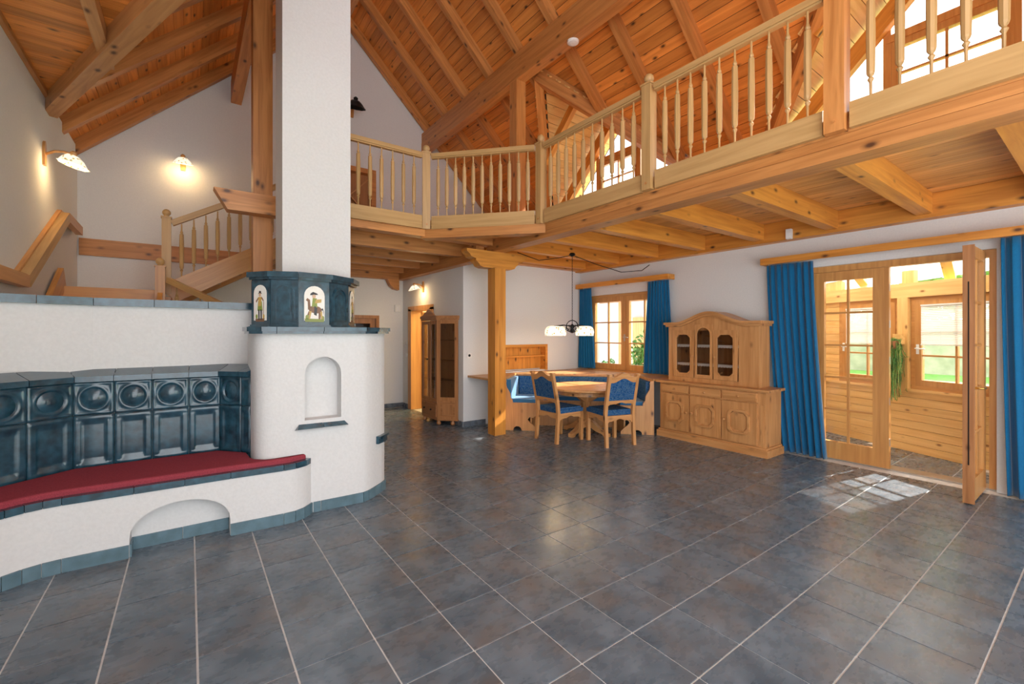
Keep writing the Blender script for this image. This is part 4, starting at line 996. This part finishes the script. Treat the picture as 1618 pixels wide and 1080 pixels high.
# hall doors
d2 = thing('door_2', 'pine door frame in the hall opening to a lit room', None, (XH, 7.8, 0), 0, None, 'structure')
g = G(); g.box(XH-.02, XH+.23, 8.22, 8.37, 0, 1.97); g.box(XH-.02, XH+.23, 7.26, 7.38, 0, 1.97); g.box(XH-.02, XH+.23, 7.26, 8.37, 1.93, 2.02); g.build('frame', frm['z'], d2)
F = frame((XH+.21, 8.20, 0), (.96, -.28, 0), (.28, .96, 0), (0, 0, 1))
leaf_(d2, F, 0, .80, .01, 1.92, .10, .25, 2, 4, frm, .045, 'door_leaf')
d3 = thing('door_3', 'brown framed glazed door at the end of the hall', None, (2.55, YB, 0), 0, None, 'structure')
F = frame((2.05, YB+.02, 0), (1, 0, 0), (0, 1, 0), (0, 0, 1))
rect_frame(G(), 0, 1.0, -.01, 1.85, .06, -.02, .12).build('frame', dpine['z'], d3, F); leaf_(d3, F, .06, .94, .01, 1.79, .10, .3, 2, 4, dpine, .045, 'door_leaf', .03, dglass)
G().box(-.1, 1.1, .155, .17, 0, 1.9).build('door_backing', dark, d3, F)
d4 = thing('door_4', 'brown framed door with crossed slats on the gallery', None, (2.5, YB, 3.0), 0, None, 'structure')
F = frame((2.0, YB+.02, 3.0), (1, 0, 0), (0, 1, 0), (0, 0, 1))
rect_frame(G(), 0, .98, -.0, 1.70, .09, -.04, .12).build('frame', timber['x'], d4, F); G().box(.09, .89, .10, .13, .0, 1.61).build('door_leaf', dpine['z'], d4, F)
beam('cross_slat', (2.10, YB+.09, 3.75), (2.88, YB+.09, 4.55), .02, .07, pine['x'], d4, (0, 1, 0)); beam('cross_slat', (2.10, YB+.07, 4.55), (2.88, YB+.07, 3.75), .02, .07, pine['x'], d4, (0, 1, 0))
beam('cross_rail', (2.08, YB+.05, 3.68), (2.90, YB+.05, 3.68), .03, .10, timber['x'], d4, (0, 1, 0))
# lit room behind the hall door
ld = bpy.data.lights.new('room_lamp', 'POINT'); ld.energy = 60; ld.color = (1, .72, .30); ld.shadow_soft_size = .15
lo = bpy.data.objects.new('room_lamp', ld); link(lo, None, Matrix.Translation((4.9, 7.5, 2.3)))
wall('ceiling_room', G().box(XH+.22, XW, YD+.25, YB, 2.55, 2.6), (), 'white ceiling of the room behind the hall door')
# ================================================================ pendant lamp
pc = (4.62, 4.83)
pl = thing('pendant_lamp', 'black iron pendant lamp with flowered ceramic shades above table', 'lamp', (*pc, 2.70))
G().lathe([(.035, 0), (.05, -.02), (.02, -.05)][::-1], 12, (*pc, 2.692)).build('ceiling_hook', iron, pl)
n = 26
for k in range(n):
    z = 2.64-.04*k; a = k % 2
    pts = [(pc[0]+(.007*math.cos(t) if a else 0), pc[1]+(0 if a else .007*math.cos(t)), z+.024*math.sin(t)) for t in [2*math.pi*i/8 for i in range(9)]]
    G().tube(pts, .003, 4).build('chain_link', iron, pl)
G().tube([(pc[0]+.09*math.cos(t)*.8, pc[1]-.05*math.cos(t), 1.60+.09*math.sin(t)) for t in [2*math.pi*i/14 for i in range(15)]], .007, 6).build('iron_ring', iron, pl, ID, True)
G().lathe([(.01, 0), (.03, .03), (.018, .07), (.026, .1), (.008, .14)], 10, (*pc, 1.50)).build('hub', iron, pl, ID, True)
for k in range(4):
    a = R(20+90*k); c, s = math.cos(a), math.sin(a)
    G().tube([(pc[0]+c*r, pc[1]+s*r, z) for r, z in ((.01, 1.56), (.05, 1.62), (.10, 1.60), (.11, 1.55), (.07, 1.53), (.06, 1.56), (.08, 1.575))], .006, 6).build('scroll', iron, pl, ID, True)
PR = [(.05, .062), (.085, .058), (.115, .04), (.135, .0), (.14, -.04), (.132, -.085), (.124, -.085), (.131, -.04), (.126, 0), (.105, .034)]
for k, (dx, dy) in enumerate(((-.22, .16), (-.05, .28), (.16, -.10))):
    cx, cy = pc[0]+dx, pc[1]+dy; z = 1.545
    G().tube([(pc[0], pc[1], 1.60), (pc[0]+dx*.5, pc[1]+dy*.5, z+.075), (cx, cy, z+.06)], .008, 6).build('arm', iron, pl, ID, True)
    sh = G(); nn = 20; vs = []; fs = []
    for r, zz in PR:
        for i in range(nn): t = 2*math.pi*i/nn; vs.append((cx+r*math.cos(t), cy+r*math.sin(t), z+zz))
    for j in range(len(PR)-1):
        for i in range(nn): fs.append((j*nn+i, j*nn+(i+1)%nn, (j+1)*nn+(i+1)%nn, (j+1)*nn+i))
    sh.add(vs, fs).build('shade', shade_m, pl, ID, True); G().ball((cx, cy, z-.01), .03).build('bulb', bulb, pl, ID, True)
    ldd = bpy.data.lights.new('pendant_light', 'POINT'); ldd.energy = 2.0; ldd.color = (1, .75, .45); ldd.shadow_soft_size = .04
    link(bpy.data.objects.new('pendant_light', ldd), pl, Matrix.Translation((cx, cy, z-.09)))
cab = G().tube([(3.95, 5.30, 2.70), (4.20, 5.10, 2.58), (4.45, 4.93, 2.62), (4.62, 4.83, 2.665), (5.0, 4.72, 2.55), (5.45, 4.60, 2.45), (5.85, 4.52, 2.50), (6.0, 4.49, 2.60)], .006, 6).build('lamp_cable', iron, None, ID, True)
tag(cab, 'black cable swagging from the pendant hook to the wall beam', 'cable')
# ================================================================ small fittings
sm_ = thing('smoke_detector', 'round white smoke detector under the roof purlin', 'detector', (4.03, 4.20, 5.26))
G().lathe([(.06, 0), (.075, .01), (.078, .03)], 20, (4.03, 4.20, 5.258)).build('housing', white, sm_); G().lathe([(.03, 0), (.05, .006)], 16, (4.03, 4.20, 5.25)).build('grille', paper, sm_)
se = thing('alarm_sensor', 'small white sensor box on the timber wall plate', 'sensor', (6.0, 2.42, 2.68))
G().box(5.955, 6.008, 2.39, 2.45, 2.66, 2.78).build('housing', white, se); G().box(5.95, 5.955, 2.40, 2.44, 2.68, 2.73).build('lens', paper, se)
def plate(loc, out, label, nn=1, cat='switch', mat=white, blk=False):
    out = Vector(out); sd = Vector((-out.y, out.x, 0)); F = frame(loc, sd, out, (0, 0, 1)); t = thing('wall_socket' if blk else 'wall_switch', label, cat, loc)
    for k in range(nn):
        G().box(-.04, .04, 0, .01, -.04+.082*k, .04+.082*k).build('plate', mat, t, F)
        if blk: G().lathe([(.022, 0), (.02, .006)], 14).build('socket_hole', iron, t, F @ frame((0, .010, .082*k), (1, 0, 0), (0, 0, 1), (0, 1, 0)) )
        else: G().box(-.027, .027, .01, .014, -.027+.082*k, .027+.082*k).build('rocker', mat, t, F)
plate((XW, 2.555, 1.02), (-1, 0, 0), 'double white switch plate between sideboard and blue curtain', 2)
plate((3.65, YD, 1.14), (0, -1, 0), 'socket with black centre on white wall left of post', 1, 'socket', white, True)
plate((XH, 8.47, 1.30), (-1, 0, 0), 'small brass-toned switch beside the hall door frame', 1, 'switch', steel)
plate((XH, 8.47, 1.06), (-1, 0, 0), 'white socket plate low beside the hall door frame', 1, 'switch')
bx = thing('alarm_box', 'small grey box high in the corner of the hall', 'box', (3.42, YB, 2.0)); G().box(3.36, 3.47, YB-.045, YB, 1.93, 2.07).build('housing', white, bx); G().box(3.385, 3.445, YB-.05, YB-.045, 1.96, 2.04).build('cover', paper, bx)
# gallery chair seen between balusters
gc = thing('lattice_chair', 'curved pale lattice chair standing on the far gallery', 'chair', (5.25, 4.86, 3.0))
a0 = [(5.15, 4.80+.05*i, 3.0+.02+.42*math.sin(R(16*i))) for i in range(6)]
for dx in (-.2, .2): G().tube([(5.25+dx, 4.55, 3.0), (5.25+dx, 4.62, 3.28), (5.25+dx, 4.85, 3.32), (5.25+dx, 5.02, 3.42), (5.25+dx, 5.10, 3.70)], .014, 6).build('side_rail', pine['z'], gc, ID, True); G().tube([(5.25+dx, 5.10, 3.0), (5.25+dx, 4.98, 3.33)], .014, 6).build('leg', pine['z'], gc)
for k in range(6):
    G().box(5.05, 5.45, 4.64+.06*k, 4.67+.06*k, 3.31, 3.325).build('seat_slat', pine['x'], gc); G().tube([(5.08+.068*k, 5.03, 3.43), (5.08+.068*k, 5.10, 3.68)], .008, 5).build('back_slat', pine['x'], gc)
# ================================================================ sunroom
A0 = Vector((6.62, -.19)); A1 = Vector((8.10, 3.25)); t_ = (A1-A0).normalized(); LW = (A1-A0).length
FW = frame((A1.x, A1.y, 0), (-t_.x, -t_.y, 0), (t_.y*1.0, -t_.x, 0), (0, 0, 1))   # X from far end to near end, Y outwards
if (FW.to_3x3() @ Vector((0, 1, 0))).x < 0: FW = frame((A1.x, A1.y, 0), (-t_.x, -t_.y, 0), (-t_.y, t_.x, 0), (0, 0, 1))
fs_ = G().prism([(XW+.28, -.4), (XW+.28, 3.4), (8.3, 3.6), (8.2, 3.2), (6.7, -.4)], -.12, -.005).build('floor_sunroom', grout); tag(fs_, 'grey tiled floor of the sunroom beyond the door', None, None, 'structure')
me_t2, _ = G().box(-.245, .245, -.245, .245, -.006, 0).mesh('tile', slate, Vector((0, 0, 0)))
for i in range(4):
    for j in range(8):
        x, y = 6.45+.25+.5*i, -.2+.5*j
        s = (Vector((x, y))-A0).cross(t_) if False else ((x-A0.x)*t_.y-(y-A0.y)*t_.x)
        if s < .02: obj('tile', me_t2, fs_, Matrix.Translation((x, y, 0)))
def ws(u):  # station on the sunroom wall for a photograph column
    r = (u-809)/701.6; dx = _m.sin(R(36))+r*_m.cos(R(36)); dy = _m.cos(R(36))-r*_m.sin(R(36))
    den = dx*t_.y-dy*t_.x; k = (A0.x*t_.y-A0.y*t_.x)/den; p = Vector((dx*k, dy*k)); return (A1-p).dot(t_)
swl = thing('wall_sunroom', 'pine boarded sunroom wall with windows', None, (*A1, 0), 0, None, 'structure')
sa, sb_ = ws(1327), ws(1422); sc_, sd2 = ws(1441), ws(1441)+.95
holes = [(sa, sb_), (sc_, sd2)]
nbrd = 0
for k in range(8):
    z = .098*k; G().box(0, LW, 0, .03, z+.002, z+.096).build('siding_board', siding['x'], swl, FW)
z = .784
for k in range(13):
    zz = z+.10*k
    for a, b in sub(0, LW, [(sa, sb_), (sc_, sd2)]):
        G().box(a, b, 0, .03, zz+.002, zz+.098).build('siding_board', siding['x'], swl, FW)
G().box(-.05, LW+.05, .03, .10, 0, .77).build('core', siding['x'], swl, FW)
for a, b in sub(0, LW, [(sa, sb_), (sc_, sd2)]): G().box(a, b, .03, .10, .77, 2.3).build('core', siding['z'], swl, FW)
G().box(0, LW, -.03, .02, .77, .80).build('sill_board', siding['x'], swl, FW)
G().box(0, LW, -.05, .12, 1.95, 2.13).build('head_beam', siding['x'], swl, FW)
G().box(sb_+.01, sc_-.01, -.06, .0, .80, 1.95).build('corner_post', siding['z'], swl, FW)
G().box(sb_+.015, sc_-.04, -.14, -.06, 1.36, 1.49).build('post_bracket', siding['x'], swl, FW)
blind_m = base('blind_slat', (.86, .86, .84), .5)[0]
for k, (a, b) in enumerate(holes):
    wn = thing('window_%d' % (4+k), ('left sunroom window behind the closed door leaf', 'right sunroom window seen through the open door')[k], None, (*A1, .8), 0, None, 'structure')
    rect_frame(G(), a, b, .80, 1.95, .05, -.01, .10).build('frame', frm['x'], wn, FW)
    leaf_(wn, FW, a+.045, b-.045, .845, 1.905, .075, .075, 2, 3, frm, .05, 'sash', -.02)
    lever(wn, FW, a+.08, 1.30, -.02, white)
    bl = thing('window_blind', ('pleated white venetian blind half lowered in the left sunroom window', 'pleated white venetian blind half lowered in the right sunroom window')[k], 'blind', (FW @ Vector(((a+b)/2, -.03, 1.35)))[:])
    g = G(); nz_ = 22
    for i in range(nz_):
        zz = 1.37+.021*i; g.add([(a+.12, -.030, zz), (b-.12, -.030, zz), (b-.12, -.022, zz+.018), (a+.12, -.022, zz+.018), (a+.12, -.0285, zz), (b-.12, -.0285, zz), (b-.12, -.0205, zz+.018), (a+.12, -.0205, zz+.018)], [(0,1,2,3),(7,6,5,4),(0,4,5,1),(1,5,6,2),(2,6,7,3),(3,7,4,0)])
    tag(g.build('slats', blind_m, bl, FW), kind='stuff')
    G().box(a+.12, b-.12, -.034, -.018, 1.352, 1.366).build('bottom_rail', blind_m, bl, FW); G().box(a+.12, b-.12, -.036, -.016, 1.832, 1.85).build('head_rail', blind_m, bl, FW)
    for q in (.3, .7): G().tube([(a+.12+(b-a-.24)*q, -.033, 1.36), (a+.12+(b-a-.24)*q, -.033, 1.84)], .0015, 4).build('cord', paper, bl, FW)
# sunroom sloping roof
srf = thing('ceiling_sunroom', 'white translucent sloping sunroom roof with pine beams', None, (7.2, 1.5, 2.4), 0, None, 'structure')
G().add([(XW+.28, -.6, 2.75), (XW+.28, 3.6, 2.75), (8.5, 3.9, 2.05), (6.85, -.6, 2.3), (XW+.28, -.6, 2.83), (XW+.28, 3.6, 2.83), (8.5, 3.9, 2.13), (6.85, -.6, 2.38)], [(0,1,2,3),(7,6,5,4),(0,4,5,1),(1,5,6,2),(2,6,7,3),(3,7,4,0)]).build('roof_panel', transl, srf)
for yy in (.2, 1.15, 2.1, 3.0):
    beam('roof_beam', (XW+.29, yy, 2.62), (7.1+.43*yy, yy+.1, 2.22), .10, .16, siding['x'], srf)
wall('wall_sunroom_end', G().box(XW+.28, 8.3, 3.30, 3.40, 0, 2.8), (), 'pine boarded end wall of the sunroom', siding['x'])
# hanging plant
px = (FW @ Vector(((sb_+sc_)/2-.05, -.16, 1.40)))
hp = thing('hanging_plant', 'trailing green hanging plant against the sunroom post', 'plant', px[:])
G().lathe([(.05, -.10), (.075, -.02), (.08, .0)], 14, px[:]).build('pot', base('terracotta', (.50, .20, .09), .8)[0], hp)
rnd = random.Random(9); g = G(); g2 = G()
for k in range(150):
    a = rnd.uniform(0, 6.28); L = rnd.uniform(.15, 1.0)**.8*.95; r0_ = rnd.uniform(.02, .09); pts = []; x, y, z = px.x+r0_*math.cos(a), px.y+r0_*math.sin(a), px.z+.0
    for i in range(7):
        pts.append((x, y, z)); x += rnd.gauss(0, .014); y += rnd.gauss(0, .014); z += (.02 if i == 0 else -L/6)
    (g if k % 2 else g2).tube(pts, .0028, 3)
    for p in pts[1:]:
        for q in range(3):
            d = Vector((rnd.gauss(0, 1), rnd.gauss(0, 1), rnd.gauss(-.2, .6))).normalized()*.028; s = Vector((-d.y, d.x, .3*d.z)).normalized()*.005; P0 = Vector(p)
            (g if q % 2 else g2).add([P0, P0+d*.5+s, P0+d, P0+d*.5-s], [(0, 1, 2, 3)])
tag(g.build('foliage', leaf2, hp), kind='stuff'); tag(g2.build('foliage', leaf, hp), kind='stuff')
# ================================================================ outdoors
gr = G().box(XW+.28, 40, -25, 30, -.4, -.14).build('ground_lawn', lawn_m); tag(gr, 'green lawn outside the house', None, None, 'structure')
def shrub(x, y, z, rx, rz, n, label, mat, seed, group=None, ls=.06, trunk=0):
    s = thing('garden_tree' if trunk else 'garden_shrub', label, 'tree' if trunk else 'shrub', (x, y, z), 0, group); rr = random.Random(seed); g = G()
    for k in range(n):
        d = Vector((rr.gauss(0, 1), rr.gauss(0, 1), rr.gauss(0, 1))).normalized()*rr.uniform(.45, 1)
        P0 = Vector((x+d.x*rx, y+d.y*rx, z+trunk+rz+d.z*rz)); e = Vector((rr.gauss(0, 1), rr.gauss(0, 1), rr.gauss(0, 1))).normalized()*ls; q = e.cross(Vector((rr.gauss(0, 1), rr.gauss(0, 1), rr.gauss(0, 1)))).normalized()*ls*.4
        g.add([P0-e, P0+q, P0+e, P0-q], [(0, 1, 2, 3)])
    tag(g.build('foliage', mat, s), kind='stuff')
    G().lathe([(.03+trunk*.06, -.15), (.02+trunk*.05, trunk+rz)], 8, (x, y, z)).build('stem', bark, s)
shrub(7.9, 5.95, -.1, .40, .85, 900, 'tall leafy shrub outside the right sash of dining window', leaf, 1, None, .07)
shrub(8.0, 7.15, -.1, .35, .5, 500, 'low round shrub outside the left sash of dining window', leaf, 2, None, .06)
shrub(8.1, 7.9, -.05, .28, .4, 300, 'small bluish potted shrub outside the left window panes', leaf2, 3, None, .05)
for k, (x, y) in enumerate(((15, 3.2), (20, 7.5), (15, -2.2), (21, -5))):
    shrub(x, y, -.15, 2.2, 1.9, 1500, ('tall garden tree behind the sunroom left window', 'broad garden tree farthest from the sunroom', 'garden tree with trunk behind the right sunroom window', 'garden tree at the far right of lawn')[k], leaf if k % 2 else leaf2, 20+k, 'garden trees beyond the sunroom', .22, 1.6)
hd = G().box(24, 25, -20, 16, -.15, 2.0).build('garden_wall', stone); tag(hd, 'long pale stone wall at the end of the lawn', 'wall')
an = thing('annex_building', 'white annex with wooden posts outside the dining window', 'building', (11.5, 9.0, 0))
G().box(11.5, 11.8, 4.5, 15, -.15, 3.2).build('wall', plaster, an); G().box(11.44, 11.5, 8.2, 9.2, .0, 2.0).build('door', siding['z'], an); G().box(11.42, 11.5, 10.2, 11.3, .8, 2.0).build('window', glass, an)
for y in (6.2, 8.0, 9.6): G().box(9.5, 9.62, y, y+.12, -.15, 2.5).build('porch_post', frm['z'], an)
beam('porch_beam', (9.56, 4.5, 2.45), (9.56, 13, 2.45), .14, .2, timber['x'], an); beam('awning_bar', (8.6, 6.0, 2.42), (8.9, 12, 2.38), .06, .14, base('red_awning', (.45, .04, .03), .7)[0], an)
G().add([(8.6, 3.7, 2.9), (11.5, 3.7, 3.2), (11.5, 14, 3.2), (8.6, 14, 2.9), (8.6, 3.7, 2.96), (11.5, 3.7, 3.26), (11.5, 14, 3.26), (8.6, 14, 2.96)], [(0,3,2,1),(4,5,6,7),(0,1,5,4),(1,2,6,5),(2,3,7,6),(3,0,4,7)]).build('porch_roof', plaster, an)  # near end added past the annex wall, blocking sun from the dining window
tag(G().box(XW+.3, 11.5, 4.2, 15, -.15, -.08).build('ground_paving', plaster), 'pale paving outside the dining window', None, None, 'structure')
